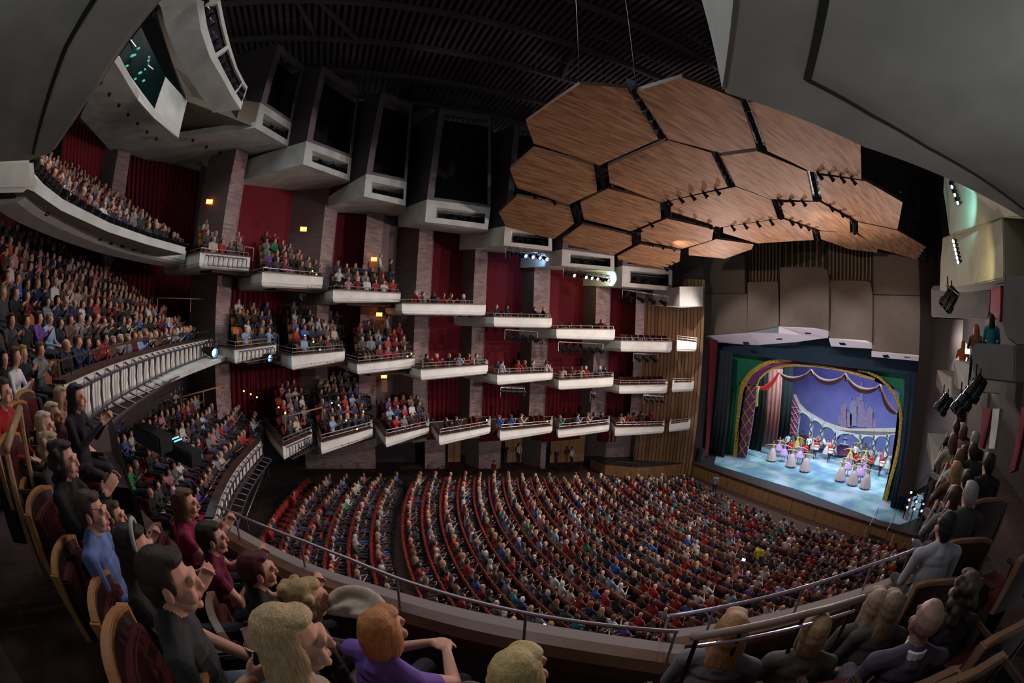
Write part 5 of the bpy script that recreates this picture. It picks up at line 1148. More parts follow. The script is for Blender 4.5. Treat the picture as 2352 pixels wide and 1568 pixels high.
ORD=['front','second','third','fourth','fifth','sixth','seventh','eighth','ninth','tenth','eleventh','twelfth','thirteenth','fourteenth','fifteenth','sixteenth','seventeenth','eighteenth','nineteenth','twentieth','twenty-first','twenty-second','twenty-third','twenty-fourth','twenty-fifth','twenty-sixth','twenty-seventh','twenty-eighth','twenty-ninth','thirtieth','thirty-first','thirty-second','thirty-third','thirty-fourth','thirty-fifth','thirty-sixth','thirty-seventh','thirty-eighth','thirty-ninth','fortieth','forty-first','forty-second','forty-third','forty-fourth']
def ordi(k): return 'first' if k==0 else ORD[min(k,43)]
def rowname(s):
    return f'{ORD[min(s[5],29)]} row, {s[4]}'
cv=[];cf=[];cc=[];nv=0; sv=[];sf=[];sm_=[];snv=0
def arr(me):
    bm=bmesh.new(); bm.from_mesh(me); bmesh.ops.triangulate(bm,faces=bm.faces); t=bpy.data.meshes.new('t'); bm.to_mesh(t); bm.free()
    V=np.zeros(len(t.vertices)*3,np.float32); t.vertices.foreach_get('co',V); T=np.zeros(len(t.polygons)*3,np.int32); t.polygons.foreach_get('vertices',T); MI=np.zeros(len(t.polygons),np.int32); t.polygons.foreach_get('material_index',MI); bpy.data.meshes.remove(t); return V.reshape(-1,3),T.reshape(-1,3),MI
SAr,SBr=arr(seatA),arr(seatB)
seatTA=seat_thing('theater_seat',(backw,redf,blackm)); seatTB=seat_thing('theater_seat',(tanw,orangef,blackm)); tmplA=[seatTA,list(seatTA.children)]; tmplB=[seatTB,list(seatTB.children)]
def rimmed(nm,rim):
    t=seat_thing('theater_seat',(dwood,mat('dark_red_fabric',(.075,.008,.008),.9,.2,30),blackm)); mb=MB(); secs=[]
    for i in range(9):
        x=-.262+.524*i/8; k=(i-4)/4*3; y=-.20-.04*math.cos(math.pi*k/6); hg=.93-.045*(abs(k)/3)**3; c=Vector((x,y-.095,hg+.012)); secs.append([c+Vector((0,-.028,-.03)),c+Vector((0,.028,-.03)),c+Vector((0,.026,.006)),c+Vector((0,-.026,.006))])
    mb.strip(secs).build('top_rim',rim,t,smooth=False,bevel=.006)
    for q in(-1,1): MB().hexa([(q*.262-.012,-.235,.45),(q*.262+.012,-.235,.45),(q*.262+.012,-.275,.45),(q*.262-.012,-.275,.45)],[(q*.262-.012,-.27,.90),(q*.262+.012,-.27,.90),(q*.262+.012,-.33,.90),(q*.262-.012,-.33,.90)]).build('side_rim',rim,t)
    return [t,list(t.children)]
tmplC=rimmed('c',mat('orange_rim_wood',(.34,.15,.05),.4,.2,6)); tmplD=rimmed('d',mat('brown_rim_wood',(.16,.085,.05),.4,.2,6))
usedT={'A':False,'B':False,'C':False,'D':False}
def put_seat(x,y,z,ang,kind,label,group):
    t,ch={'A':tmplA,'B':tmplB,'C':tmplC,'D':tmplD}[kind]
    if usedT[kind]:
        c=t.copy(); col.objects.link(c)
        for q in ch: d=q.copy(); d.parent=c; col.objects.link(d)
    else: c=t; usedT[kind]=True
    c.location=(x,y,z); c.rotation_euler=(0,0,ang-math.pi/2); tag(c,label,'seat',group); return c
def skintone(): 
    return random.choice([(.52,.27,.19),(.58,.32,.23),(.45,.22,.14),(.60,.36,.27),(.30,.14,.08)])
def put_person(ti,x,y,z,ang,topn,hairn,label,group,s=1.,tilt=0):
    me,hm=TEMPL[ti][0],TEMPL[ti][1]; o=bpy.data.objects.new('person',me); col.objects.link(o); o.location=(x,y,z); o.rotation_euler=(tilt,0,ang-math.pi/2); o.scale=(s,s,s); o.color=(*TOPC[topn],1); tag(o,label,'person',group)
    if hm: c=bpy.data.objects.new('hair',hm); c.parent=o; c.color=(*HAIRC[hairn],1); col.objects.link(c)
    return o
skins=np.array([(.44,.22,.15),(.50,.27,.19),(.38,.18,.11),(.54,.31,.22)])
for i,s in enumerate(SEATS):
    x,y,z,ang,sec,r,j,kd=s; a=ang+rng.normal(0,.12)
    if i in sel_s: put_seat(x,y,z,ang,kd,f'{"red seat with rust-brown back" if kd=="A" else "seat with orange back"}, {rowname(s)}, {ordi(j)} from the far end','seats in rows of the '+sec)
    else:
        V,T,MI=SAr if kd=='A' else SBr; c_,s_=math.cos(ang-math.pi/2),math.sin(ang-math.pi/2); R=np.array([[c_,s_,0],[-s_,c_,0],[0,0,1]],np.float32); sv.append(V@R+np.array([x,y,z],np.float32)); sf.append(T+snv); snv+=len(V); mi=MI.copy(); 
        if kd=='B': mi=np.where(mi<2,mi+3,mi)
        sm_.append(mi)
    if not people[i]: continue
    ti=int(rng.integers(0,8)); fem=TEMPL[ti][5]; tn=str(rng.choice(TN,p=np.array(TOPW)/sum(TOPW))); hn=str(rng.choice(HN,p=np.array(HAIRW)/sum(HAIRW))); sc_=float(rng.uniform(.93,1.05)); 
    if i in sel_p:
        pose={'clap':'clapping','wide':'applauding','lap':'resting'}[TEMPL[ti][7]]; hair='bald' if TEMPL[ti][6]=='bald' else f'{TEMPL[ti][6]} {hn.replace(" ","-")} hair'
        put_person(ti,x,y,z,a,tn,hn,f'{tn.replace(" ","-")}-clad person {pose}, {hair}, {rowname(s)}, {ordi(j)} from far end','audience seated in the '+sec,sc_)
    else:
        V,T,MI=TEMPL[ti][2:5]; c_,s_=math.cos(a-math.pi/2),math.sin(a-math.pi/2); R=np.array([[c_,s_,0],[-s_,c_,0],[0,0,1]],np.float32); cv.append((V*sc_)@R+np.array([x,y,z],np.float32)); cf.append(T+nv); nv+=len(V)
        tab=np.array([skins[rng.integers(0,4)],TOPC[tn],(.02,.02,.025),(.01,.01,.01),(.02,.01,.01),(.4,.15,.12),HAIRC[hn],TOPC[tn]],np.float32); 
        if rng.random()<.2: tab[2]=(.05,.07,.13)
        cc.append(tab[MI])
def bulk(name,vs,fs,mats_,mi=None,colr=None,label='',cat=''):
    V=np.concatenate(vs); T=np.concatenate(fs); me=bpy.data.meshes.new(name); me.vertices.add(len(V)); me.vertices.foreach_set('co',V.ravel()); me.loops.add(T.size); me.loops.foreach_set('vertex_index',T.ravel().astype(np.int32)); me.polygons.add(len(T)); me.polygons.foreach_set('loop_start',np.arange(0,T.size,3,dtype=np.int32)); me.polygons.foreach_set('loop_total',np.full(len(T),3,np.int32))
    for m in mats_: me.materials.append(m)
    if mi is not None: me.polygons.foreach_set('material_index',np.concatenate(mi).astype(np.int32))
    me.update(calc_edges=True)
    if colr is not None:
        C=np.concatenate(colr); C=np.concatenate([C,np.ones((len(C),1),np.float32)],1); a=me.attributes.new('tint','FLOAT_COLOR','CORNER'); a.data.foreach_set('color',np.repeat(C,3,axis=0).astype(np.float32).ravel()); me.polygons.foreach_set('use_smooth',np.ones(len(T),bool))
    me.validate(); o=bpy.data.objects.new(name,me); col.objects.link(o); o['kind']='stuff'; return tag(o,label,cat)
cm=bpy.data.materials.new('audience_clothes_and_skin'); cm.use_nodes=True; nt=cm.node_tree; at=nt.nodes.new('ShaderNodeAttribute'); at.attribute_name='tint'; nt.links.new(at.outputs['Color'],nt.nodes['Principled BSDF'].inputs['Base Color']); nt.nodes['Principled BSDF'].inputs['Roughness'].default_value=.8
bulk('audience_crowd',cv,cf,[cm],colr=cc,label='rest of the packed audience filling the far rows of stalls and tiers',cat='audience')
bulk('seat_rows',sv,sf,[backw,redf,blackm,tanw,orangef],mi=sm_,label='remaining rows of theatre seats beneath the packed audience',cat='seats')
print('SEATS',N,'people',len(pi),'crowd faces',sum(len(f) for f in cf))
# people in the balcony boxes, at the rail
wh={'c':'top-level box','b':'middle-level box','a':'lowest-level box'}; bx={3:'fourth',4:'fifth',5:'sixth',6:'stage-end'}
occb=[('c3',952,'red','grey',1),('c3',968,'grey','brown',0),('c3',993,'black','dark brown',2),('c3',1015,'red','dark brown',4),('c3',1033,'brown','brown',2),('c3',1062,'grey','white',0),
('c4',1138,'black','brown',0),('c4',1162,'charcoal','black',3),('c4',1226,'navy','brown',1),('c4',1247,'black','blond',4),('c5',1381,'dark red','auburn',1),
('b3',978,'charcoal','dark brown',1),('b3',1001,'red','grey',1),('b3',1029,'black','brown',2),('b3',1053,'pale blue','brown',4),('b3',1074,'red','dark brown',2),('b3',1092,'grey','brown',0),
('b4',1140,'navy','black',3),('b4',1152,'white','dark brown',0),('b4',1189,'red','brown',5),('b4',1204,'brown','auburn',3),('b4',1222,'grey','brown',0),('b4',1253,'white','dark brown',2),
('b5',1291,'cream','dark brown',2),('b5',1311,'brown','dark brown',4),('b5',1335,'cream','brown',3),('b5',1345,'red','white',0),('b5',1377,'grey','white',4),('b5',1387,'navy','dark brown',0),
('a3',1023,'black','dark brown',2),('a3',1046,'charcoal','black',5),('a4',1145,'blue','brown',1),('a4',1172,'blue','dark brown',2),('a4',1196,'cream','brown',1),
('a5',1284,'green','brown',2),('a5',1325,'pale blue','dark brown',1),('a5',1348,'cream','brown',2),('a5',1362,'black','black',3),('a5',1380,'navy','dark brown',0),
('a6',1425,'cream','brown',2),('a6',1440,'red','dark brown',1),('a6',1453,'brown','black',4),('a6',1470,'charcoal','dark brown',5),('a6',1492,'red','brown',1)]
lvl={'c':730,'b':860,'a':975}
cnt={}
for key,px_,tn,hn,ti in occb:
    A,B,Dv,C_,zb=BOXES[key]; a=az(px_,lvl[key[0]]); n=dirv(a); k=int(key[1]); d=float(np.interp(a,[az(*BX[key][0]),az(*BX[key][2])],[D_FL[k],D_FR[k]]))+.75; f=A.z-.56; p=n*d; cnt[key]=cnt.get(key,0)+1
    put_person(ti,p.x,p.y,f,.15+rng.normal(0,.25),tn,hn,f'{tn}-topped {hn}-haired person, {ordi(cnt[key]-1)} from the rear in the {bx[k]} {wh[key[0]]}','people in the balcony boxes')
    put_seat(p.x,p.y,f,.15,'A',f'red seat under the {ordi(cnt[key]-1)} sitter from the rear, {bx[k]} {wh[key[0]]}','red seats in the balcony boxes')
for key,n_ in (('c4',3),('c5',6),('c6',8),('b6',8),('a3',2),('a4',3),('a6',1)):
    A,B,Dv,C_,zb=BOXES[key]; k=int(key[1])
    for j in range(n_):
        f=(j+.6)/(n_+.2) if key not in('a4','a3') else .68+.1*j; p=A.lerp(B,f)+dirv(az(*BX[key][0]))*1.35; put_seat(p.x,p.y,A.z-.5,.2,'A',f'empty red seat, {ordi(j)} of the empties from the rear, {bx[k]} {wh[key[0]]}','red seats in the balcony boxes')
# standing ushers
US={}
for nm,arms,fem,hs,sk in (('f','front',False,'short',None),('d','down',False,'short',None),('c','clap',True,'bob',None)):
    B=standing(arms,sk,hs,fem); me,_=B.mesh(.024,decim=.5,regs=(SKIN,TOP,LEG,SHOE)); hm,_=B.mesh(.018,decim=.5,regs=(HAIR,),name='hair')
    for m in PM: me.materials.append(m); hm.materials.append(m)
    US[nm]=(me,hm)
def stander(kind,x,y,z,ang,tn,hn,label,s=1.):
    me,hm=US[kind]; o=bpy.data.objects.new('person',me); col.objects.link(o); o.location=(x,y,z); o.rotation_euler=(0,0,ang-math.pi/2); o.scale=(s,s,s); o.color=(*TOPC[tn],1); tag(o,label,'person'); c=bpy.data.objects.new('hair',hm); c.parent=o; c.color=(*HAIRC[hn],1); col.objects.link(c); return o
for px_,py_2,k,tn,hn,lab in ((882,1079,'f','white','dark brown','usher in white shirt and black trousers standing under the second lowest box'),(899,1077,'f','white','brown','usher in white shirt half in shadow beside another under the lowest boxes'),
 (1041,1068,'d','white','brown','usher in white shirt standing before the first wooden doors'),(1083,1070,'c','black','brown','woman in black suit clapping by dark brick between the wooden doors'),(1160,1074,'c','black','blond','woman in black clapping in front of the middle wooden doors'),(1190,1072,'f','white','brown','usher in white shirt with folded hands right of the middle doors'),
 (1275,1080,'f','black','blond','woman in black standing at the left edge of the widest wooden doors'),(1311,1074,'f','white','dark brown','man in white shirt standing in front of the widest wooden doors')):
    zf=-10.7; p=P(px_,py_2,z=zf); stander(k,p.x,p.y,rake(p.x)-.0,-math.pi/2+.4,tn,hn,lab)
for px_,py_2,d,k,tn,hn,lab in ((453,872,20.5,'f','white','dark brown','usher in white shirt and dark vest, left of a pair beside the stairs'),(467,872,20.6,'f','white','brown','usher in white shirt and dark vest, right of a pair beside the stairs'),(689,732,22.6,'c','white','grey','usher in white shirt standing at the end of the middle-tier back rows'),
 (887,795,24.5,'f','white','dark brown','usher in white shirt standing by the lit exit door of the middle tier'),(869,655,24.,'f','white','grey','usher in white shirt standing by the top-tier exit door'),(893,665,24.5,'f','black','dark brown','man in dark suit standing right of the top-tier exit door'),(479,682,22.8,'d','black','black','dark figure standing in the yellow-lit doorway of the middle tier')):
    p=P(px_,py_2,d=d); stander(k,p.x,p.y,p.z,-.3,tn,hn,lab)
for px_,py_2,z_,tn,hn,lab in ((1640,1128,-10.6,'pale blue','brown','person in pale blue standing in the front rows of the stalls'),(1735,1300,-10.2,'yellow','black','person in bright yellow jacket standing among the stalls'),(1134,1100,-10,'red','brown','person in red standing at the end of a stalls row by the aisle')):
    p=P(px_,py_2,z=z_-.0); stander('d',p.x,p.y,rake(p.x),.4,tn,hn,lab,.95)
# ---------------------------------------------------------------- dancers on the stage
DT={}
for nm,arms,skirt,hs,fem,st in (('gown','out',(.86,.42),'short',True,0),('tutu','out',(.40,.36),'short',True,0),('man','drum',None,'short',False,.18),('fairy','out',(.5,.30),'short',True,0)):
    B=standing(arms,skirt,hs,fem,stride=st); me,_=B.mesh(.028,decim=.5,regs=(SKIN,TOP,LEG,SHOE,EXTRA)); hm,_=B.mesh(.02,decim=.5,regs=(HAIR,),name='hair'); DT[nm]=(me,hm)
lpink=colmat('pale_pink_tulle',(.44,.30,.32),.8,False); bod=colmat('bodice_gold',(.45,.33,.16),.6,False); lil=colmat('lilac_skirt',(.36,.20,.42),.8,False); redc=colmat('red_tunic',(.50,.02,.02),.6,False); whc=colmat('white_shirt',(.75,.75,.72),.7,False); blkc=colmat('black_tights',(.015,.015,.02),.7,False); tights=colmat('pale_tights',(.62,.48,.45),.7,False); goldc=colmat('gold_costume',(.42,.30,.08),.5,False); drumc=mat('white_drum',(.7,.68,.6),.5); redh=mat('red_hat',(.5,.02,.03),.6); silver=colmat('silver_costume',(.40,.38,.36),.5,False)
def dancer(kind,px_,py_2,topc,legc,skc,label,hair=(.03,.015,.01),ang=math.pi+.35,hat=False,drum=False,wings=False,s=1.):
    x,y=c5([(px_,py_2)])[0]; p=P(x,y,z=ZS+.012); me,hm=DT[kind]; me=me.copy(); mi_=np.zeros(len(me.polygons),np.int32); me.polygons.foreach_get('material_index',mi_); me.materials.clear()
    for m in (skinm,topc,legc,legc,eyem,lipm,hairm,skc): me.materials.append(m)
    me.polygons.foreach_set('material_index',mi_)
    o=bpy.data.objects.new('dancer',me); col.objects.link(o); o.location=p; o.rotation_euler=(0,0,ang-math.pi/2); o.scale=(s,)*3; tag(o,label,'dancer'); hm=hm.copy() if False else hm
    if not hm.materials:
        for m in PM: hm.materials.append(m)
    c=bpy.data.objects.new('hair',hm); c.parent=o; c.color=(*hair,1); col.objects.link(c)
    if hat: MB().lathe([(0,1.9),(.06,1.9),(.08,1.7),(.085,1.68)],(0,.02,0),10).build('hat',redh,o)
    if drum: d=MB().lathe([(0,.0),(.24,.0),(.25,.02),(.25,.34),(.24,.36),(0,.36)],(0,.36,.86),14).build('drum',drumc,o); MB().lathe([(.252,.0),(.262,.02),(.262,.06),(.252,.07)],(0,.36,.86),14).lathe([(.252,.28),(.262,.3),(.262,.34),(.252,.35)],(0,.36,.86),14).build('drum_rim',redh,o)
    if wings:
        mb=MB()
        for q in(-1,1): mb.hexa([(q*.05,-.12,1.25),(q*.45,-.25,1.75),(q*.55,-.25,1.55),(q*.35,-.2,1.2)],[(q*.05,-.13,1.25),(q*.45,-.26,1.75),(q*.55,-.26,1.55),(q*.35,-.21,1.2)])
        mb.build('wings',mat('gauze_white',(.7,.7,.75),.6),o)
    return o
ds=['at the left end','in the middle of the left trio','at the right of the left trio','at the left of the right trio','in the middle of the right trio','at the right of the right trio']
for (x,y),d in zip(((490,1040),(655,1090),(775,1130),(1078,1210),(1182,1245),(1290,1275)),ds): dancer('gown',x,y,bod,tights,lpink,f'dancer in long pale pink gown, arms out, {d}')
for (x,y),d in zip(((588,1045),(722,1065),(1130,1165),(1240,1220),(545,1000),(1262,1175)),('left of the centre pair','behind the left trio','left of the right group','in front of the right group','far left, half hidden','amid the right group')): dancer('tutu',x,y,lil,tights,lil,f'dancer in lilac knee-length dress with arms out, {d}')
for (x,y),d in zip(((640,1025),(765,1055),(1200,1140),(1322,1160)),('left group, left one','left group, right one','right group, left one','right group, right one')): dancer('man',x,y,redc,blkc,redc,f'dancer in bright red tunic and black tights, {d}')
for (x,y),d in zip(((615,965),(797,985),(1195,1060),(1330,1090)),('back of the left group','right of the left group','back of the right group','right part of the right group')): dancer('man',x,y,whc,blkc,whc,f'dancer in white shirt and dark trousers, {d}')
for (x,y),d in zip(((572,945),(700,965),(742,935),(1152,1075),(1210,1020),(1280,1095)),('far left of the back line','middle of the left back line','right in the left back line','left of the right group','back centre of the right group','inside the right group')): dancer('fairy',x,y,goldc,tights,goldc,f'dancer in gold and brown costume, {d}',hat=False)
for (x,y),d in zip(((833,975),(952,1022),(1272,1060),(1390,1115),(1472,1150),(660,930)),('left of the first drummer','left of the second drummer','behind the right group','right of the right group','far right end','in the left back line')): dancer('fairy',x,y,silver,tights,silver,f'winged dancer in silver grey, {d}',wings=True)
for (x,y),d in zip(((858,1018),(978,1050),(1412,1165)),('first from the left','centre stage','at the right')): dancer('man',x,y,redc,blkc,redc,f'drummer in black trousers and tall red hat carrying a white drum, {d}',hat=True,drum=True,ang=math.pi+.6)
x,y=c5([(1105,985)])[0]; p=P(x,y,z=ZS+.012); t=empty('fountain',p); tag(t,'small pale urn fountain standing at the back of the stage','prop'); MB().lathe([(0,0),(.5,0),(.5,.15),(.2,.3),(.15,.7),(.5,.95),(.55,1.0),(.15,1.05),(.1,1.4),(.3,1.55),(0,1.6)],(0,0,0),14).build('urn',stone,t)
# ---------------------------------------------------------------- foreground: our own tier, rails, neighbours
brownwall=mat('brown_textured_parapet',(.085,.055,.045),.85,.25,14,.3); grayc=mat('greige_ledge',(.22,.17,.16),.6)
def parapet(name,pts,hgt,th,label,inward=(0,0,0),face=brownwall):
    t=empty(name,pts[0]); tag(t,label,'balcony parapet'); o_=Vector(pts[0]); sm=[];N=len(pts)
    for i in range(N-1):
        for s in range(5):
            p0,p1,p2,p3=[Vector(pts[max(0,min(N-1,i+j))]) for j in(-1,0,1,2)]; f=s/5
            sm.append(.5*((2*p1)+(p2-p0)*f+(2*p0-5*p1+4*p2-p3)*f*f+(3*p1-p0-3*p2+p3)*f**3))
    sm.append(Vector(pts[-1])); S=[];C=[];nr=[]
    for i,p in enumerate(sm):
        d=sm[min(i+1,len(sm)-1)]-sm[max(i-1,0)]; n=Vector((d.y,-d.x,0)).normalized()
        if (Vector(inward)-p).dot(n)<0: n=-n
        nr.append(n); q=p-o_; S.append([q+Vector((0,0,-.03)),q+n*th+Vector((0,0,-.03)),q+n*th+Vector((0,0,-hgt)),q+Vector((0,0,-hgt-.1))])
        C.append([q-n*.03+Vector((0,0,-.03)),q-n*.03+Vector((0,0,.0)),q+n*(th*.55)+Vector((0,0,0)),q+n*(th+.05)+Vector((0,0,-.05)),q+n*(th+.05)+Vector((0,0,-.13)),q+n*(th-.01)+Vector((0,0,-.13))])
    MB().strip(S).build('wall_body',face,t); MB().strip(C).build('ledge',grayc,t)
    MB().strip([[p-o_+n*(th*.5)+Vector((0,0,.004)),p-o_+n*(th*.55+.09)+Vector((0,0,.0)),p-o_+n*(th+.07)+Vector((0,0,-.06)),p-o_+n*(th+.07)+Vector((0,0,-.17)),p-o_+n*th+Vector((0,0,-.17))] for p,n in zip(sm,nr)]).build('wood_trim',mat('brown_wood_trim',(.10,.045,.025),.35,.2,6),t)
    return t,sm,nr
zp=-1.8
pp=[P(300,1155,z=-1.78),P(395,1165,z=-1.78),P(500,1190,z=zp),P(690,1290,z=zp),P(850,1345,z=zp),P(1000,1388,z=zp),P(1250,1440,z=zp),P(1430,1468,z=zp),P(1572,1487,z=zp)][2:]
t,sm,nr=parapet('balcony_parapet',pp,.85,.14,'long curved brown parapet with wooden trim directly in front of the nearest seats')
def railing(name,pts,z0,label,m,r=.016,posts=None,ph=.2,cat='handrail'):
    t=empty(name,pts[0]); tag(t,label,cat); o_=Vector(pts[0]); MB().tube([Vector(p)-o_ for p in pts],r,8).build('rail',m,t,smooth=True)
    for p in (posts or []): q=Vector(p)-o_; MB().tube([q,q+Vector((0,0,-ph))],r*.75,6).build('post',m,t)
    return t
lilr=mat('grey_mauve_rail',(.30,.24,.26),.35,metal=.5); zr=-1.56
rp=[P(496,1160,z=zr),P(600,1205,z=zr),P(700,1243,z=zr),P(800,1282,z=zr),P(920,1330,z=zr),P(1060,1373,z=zr),P(1210,1408,z=zr),P(1380,1434,z=zr),P(1558,1450,z=zr)]
railing('balcony_rail',rp,0,'thin grey rail on posts above the long curved parapet',lilr,.013,[P(540,1180,z=zr),P(690,1238,z=zr),P(912,1327,z=zr),P(1208,1407,z=zr),P(1553,1449,z=zr)],.24)
pr2=[P(1537,1452,z=-1.85),P(1700,1428,z=-1.85),P(1850,1393,z=-1.85),P(1985,1352,z=-1.85),P(2120,1305,z=-1.85),P(2262,1272,z=-1.9)]
parapet('balcony_parapet',pr2,.9,.12,'lower brown parapet of the next box running towards the right edge')
blr=mat('lilac_lit_rail',(.50,.45,.58),.25,metal=.6); zr2=-1.62
railing('balcony_rail',[P(1536,1414,z=zr2),P(1700,1385,z=zr2),P(1850,1347,z=zr2),P(2000,1297,z=zr2),P(2100,1262,z=zr2),P(2178,1256-10,z=zr2)],0,'bright lilac-lit rail above the lower parapet at right',blr,.014,[P(1536,1414,z=zr2),P(1640,1397,z=zr2),P(1845,1350,z=zr2),P(2003,1296,z=zr2)],.26)
gw=mat('greige_wood_rail',(.28,.20,.17),.4,.1,8)
hr=railing('handrail',[P(1588,1462,z=-1.28),P(1700,1445,z=-1.28),P(1850,1410,z=-1.28),P(1985,1372,z=-1.28)],0,'thick pale wooden handrail on dark posts, bottom right',gw,.022,None)
hb=MB().tube([P(1600,1483,z=-1.33),P(1780,1452,z=-1.33),P(1962,1402,z=-1.33)],.010,6).build('lower_bar',blr); hb.parent=hr; hb.matrix_parent_inverse=Matrix.Translation(-hr.location)
for a,b in (((1600,1468),(1590,1540)),((1700,1450),(1690,1500)),((1845,1415),(1830,1470)),((1962,1382),(1945,1440))): ob=MB().tube([P(*a,z=-1.3),P(*a,z=-1.3)+Vector((0,0,-.32))],.012,5).build('post',blackm,hr); ob.matrix_parent_inverse=Matrix.Translation(-hr.location)
# stepped boxes on the near side towards the stage: rails, parapets and red seats
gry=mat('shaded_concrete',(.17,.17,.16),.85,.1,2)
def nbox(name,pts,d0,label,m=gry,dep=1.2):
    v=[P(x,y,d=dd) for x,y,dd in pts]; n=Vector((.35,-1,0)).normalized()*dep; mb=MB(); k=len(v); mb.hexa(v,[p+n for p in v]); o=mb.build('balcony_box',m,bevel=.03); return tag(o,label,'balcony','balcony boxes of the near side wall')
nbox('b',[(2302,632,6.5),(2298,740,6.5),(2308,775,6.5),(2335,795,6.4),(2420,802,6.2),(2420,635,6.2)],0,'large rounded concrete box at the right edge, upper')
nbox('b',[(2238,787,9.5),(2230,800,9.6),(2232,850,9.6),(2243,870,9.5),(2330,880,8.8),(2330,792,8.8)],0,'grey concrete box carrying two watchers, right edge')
nbox('b',[(2190,826,14),(2189,880,14),(2200,893,14),(2228,900,13.2),(2232,840,13.2)],0,'pale concrete box second from the stage on the near side',concw)
nbox('b',[(2152,848,18),(2148,885,18),(2165,912,18),(2185,916,17.2),(2187,868,17.2)],0,'pale concrete box nearest the stage on the near side',concw)
nbox('b',[(2130,992,15.5),(2126,1025,15.5),(2140,1080,15.5),(2150,1082,15),(2158,1040,15)],0,'pale lowest concrete box nearest the stage on the near side',concw)
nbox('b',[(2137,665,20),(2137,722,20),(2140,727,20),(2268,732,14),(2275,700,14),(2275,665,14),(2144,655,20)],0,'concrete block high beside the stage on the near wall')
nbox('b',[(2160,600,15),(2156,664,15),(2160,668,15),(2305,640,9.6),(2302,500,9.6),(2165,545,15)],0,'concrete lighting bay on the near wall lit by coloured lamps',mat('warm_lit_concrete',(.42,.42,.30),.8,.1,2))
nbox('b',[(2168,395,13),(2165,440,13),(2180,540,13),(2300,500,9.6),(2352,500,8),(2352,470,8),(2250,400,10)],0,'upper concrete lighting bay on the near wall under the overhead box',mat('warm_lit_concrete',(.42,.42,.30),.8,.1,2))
spot('near_bay_wash',P(2195,470,d=10.5),P(2210,450,d=12.6),45,120,(.25,.8,.9),.05); spot('near_bay_wash',P(2225,600,d=9.6),P(2232,620,d=12),30,120,(1,.75,.35),.05)
lr=[((2185,415),(2205,470)),((2192,548),(2205,605)),]
for (a,b),lab,n_ in zip(lr,('near-wall lamp cluster under the overhead concrete','near-wall row of bright white lamps'),(6,6)):
    for j in range(n_):
        f=(j+.5)/n_; p=P(a[0]+(b[0]-a[0])*f,a[1]+(b[1]-a[1])*f,d=11.5); lamp(p,(-.85,.45,-.3),f'{lab}, {ordi(j)} from the top','lamps on the near wall, '+lab,s=.5,em=(1,1,1) if j%2 or n_==6 and 'bright' in lab else None,es=12)
for (x,y,d,s_,lab) in ((2178,680,12,1.4,'black lamp on a triangular bracket high on the near wall'),(2240,885,9,1.1,'black lamp cluster hanging below the near boxes, upper one'),(2222,905,9.2,1.1,'black lamp cluster hanging below the near boxes, middle one'),(2205,922,9.6,1.1,'black lamp cluster hanging below the near boxes, lower one'),(2165,922,12,1.2,'small black lamp below the near box nearest the stage')):
    for q in(0,1): lamp(P(x+q*9,y+q*10,d=d),(-.3,.5,-.7),lab+(', left lamp' if q==0 else ', right lamp'),None,s=s_)
t=empty('lamp_bracket',P(2172,655,d=12.)); tag(t,'pale triangular lamp bracket on the near wall','bracket'); o_=t.location; MB().tube([P(2172,655,d=12)-o_,P(2202,677,d=11.8)-o_,P(2184,692,d=12.2)-o_],.02,5).build('bar',steel,t)
wn=pxwall('wall_near',[((2060,300),(2060,1140),27.6),((2142,380),(2100,1140),27.4),((2190,380),(2170,1110),22),((2240,400),(2230,1200),15),((2330,420),(2330,1300),10),((2420,500),(2440,1420),7.5)],mat('near_wall_dark_brown',(.022,.016,.014),.9),uv=False)
def strip3(pts,m,label):
    v=[P(x,y,d=dd) for x,y,dd in pts]; n=Vector((.3,-1,0)).normalized()*.1; return tag(MB().hexa(v,[p+n for p in v]).build('wall_hanging',m),label,'wall panel','red panels of the near wall')
strip3([(2256,935,11.6),(2278,938,10.9),(2256,1030,11.6),(2248,1025,11.8)],redcur,'upright red panel on the near wall beside a white strip')
strip3([(2346,935,8.4),(2360,935,8),(2330,1080,8.6),(2318,1085,8.9)],redcur,'upright red panel at the right edge')
strip3([(2276,658,11.5),(2298,656,10.5),(2296,740,10.5),(2274,716,11.5)],redcur,'narrow red panel above the two watchers at right')
v=[P(2280,938,d=10.8),P(2296,938,d=10.4),P(2284,1030,d=10.7),P(2270,1030,d=11.1)]; tag(MB().hexa(v,[p+Vector((.05,-.1,0)) for p in v]).build('white_strip',concw),'thin pale vertical strip between red panels on the near wall','wall strip')
# terraces under our own seats
def terr(pts,z,par=None):
    p=[Vector((x,y,z)) for x,y in pts]; return struct(MB().hexa([q+Vector((0,0,-.4)) for q in p],p).build('floor',carpet))
terr([(-6,8),(-1.3,3.7),(.4,2.25),(1.75,1.2),(1.6,.6),(0,1.3),(-1.8,2.4),(-5,5)],-2.62); terr([(-5,5),(-1.8,2.4),(0,1.3),(1.6,.6),(1.3,-.4),(-.5,.1),(-2,1),(-6,3.2)],-2.25); terr([(-6,3.2),(-2,1),(-.5,.1),(1.3,-.4),(1,-3),(-8,-2)],-1.95)
terr([(1.7,1.2),(3.4,.9),(5.5,.2),(5.5,-1.5),(1.7,-1)],-2.65); terr([(5.5,.8),(9,.2),(14,1.5),(14,-3),(5.5,-2)],-2.9)
tq=[P(250,950,z=-1.72),P(300,1122,z=-1.72),P(190,1105,z=-1.72),P(70,1010,z=-1.72),P(0,950,z=-1.72),P(0,880,z=-1.72),P(150,905,z=-1.72)]
struct(MB().hexa([q+Vector((0,0,-.3)) for q in tq],tq).build('floor',carpet))
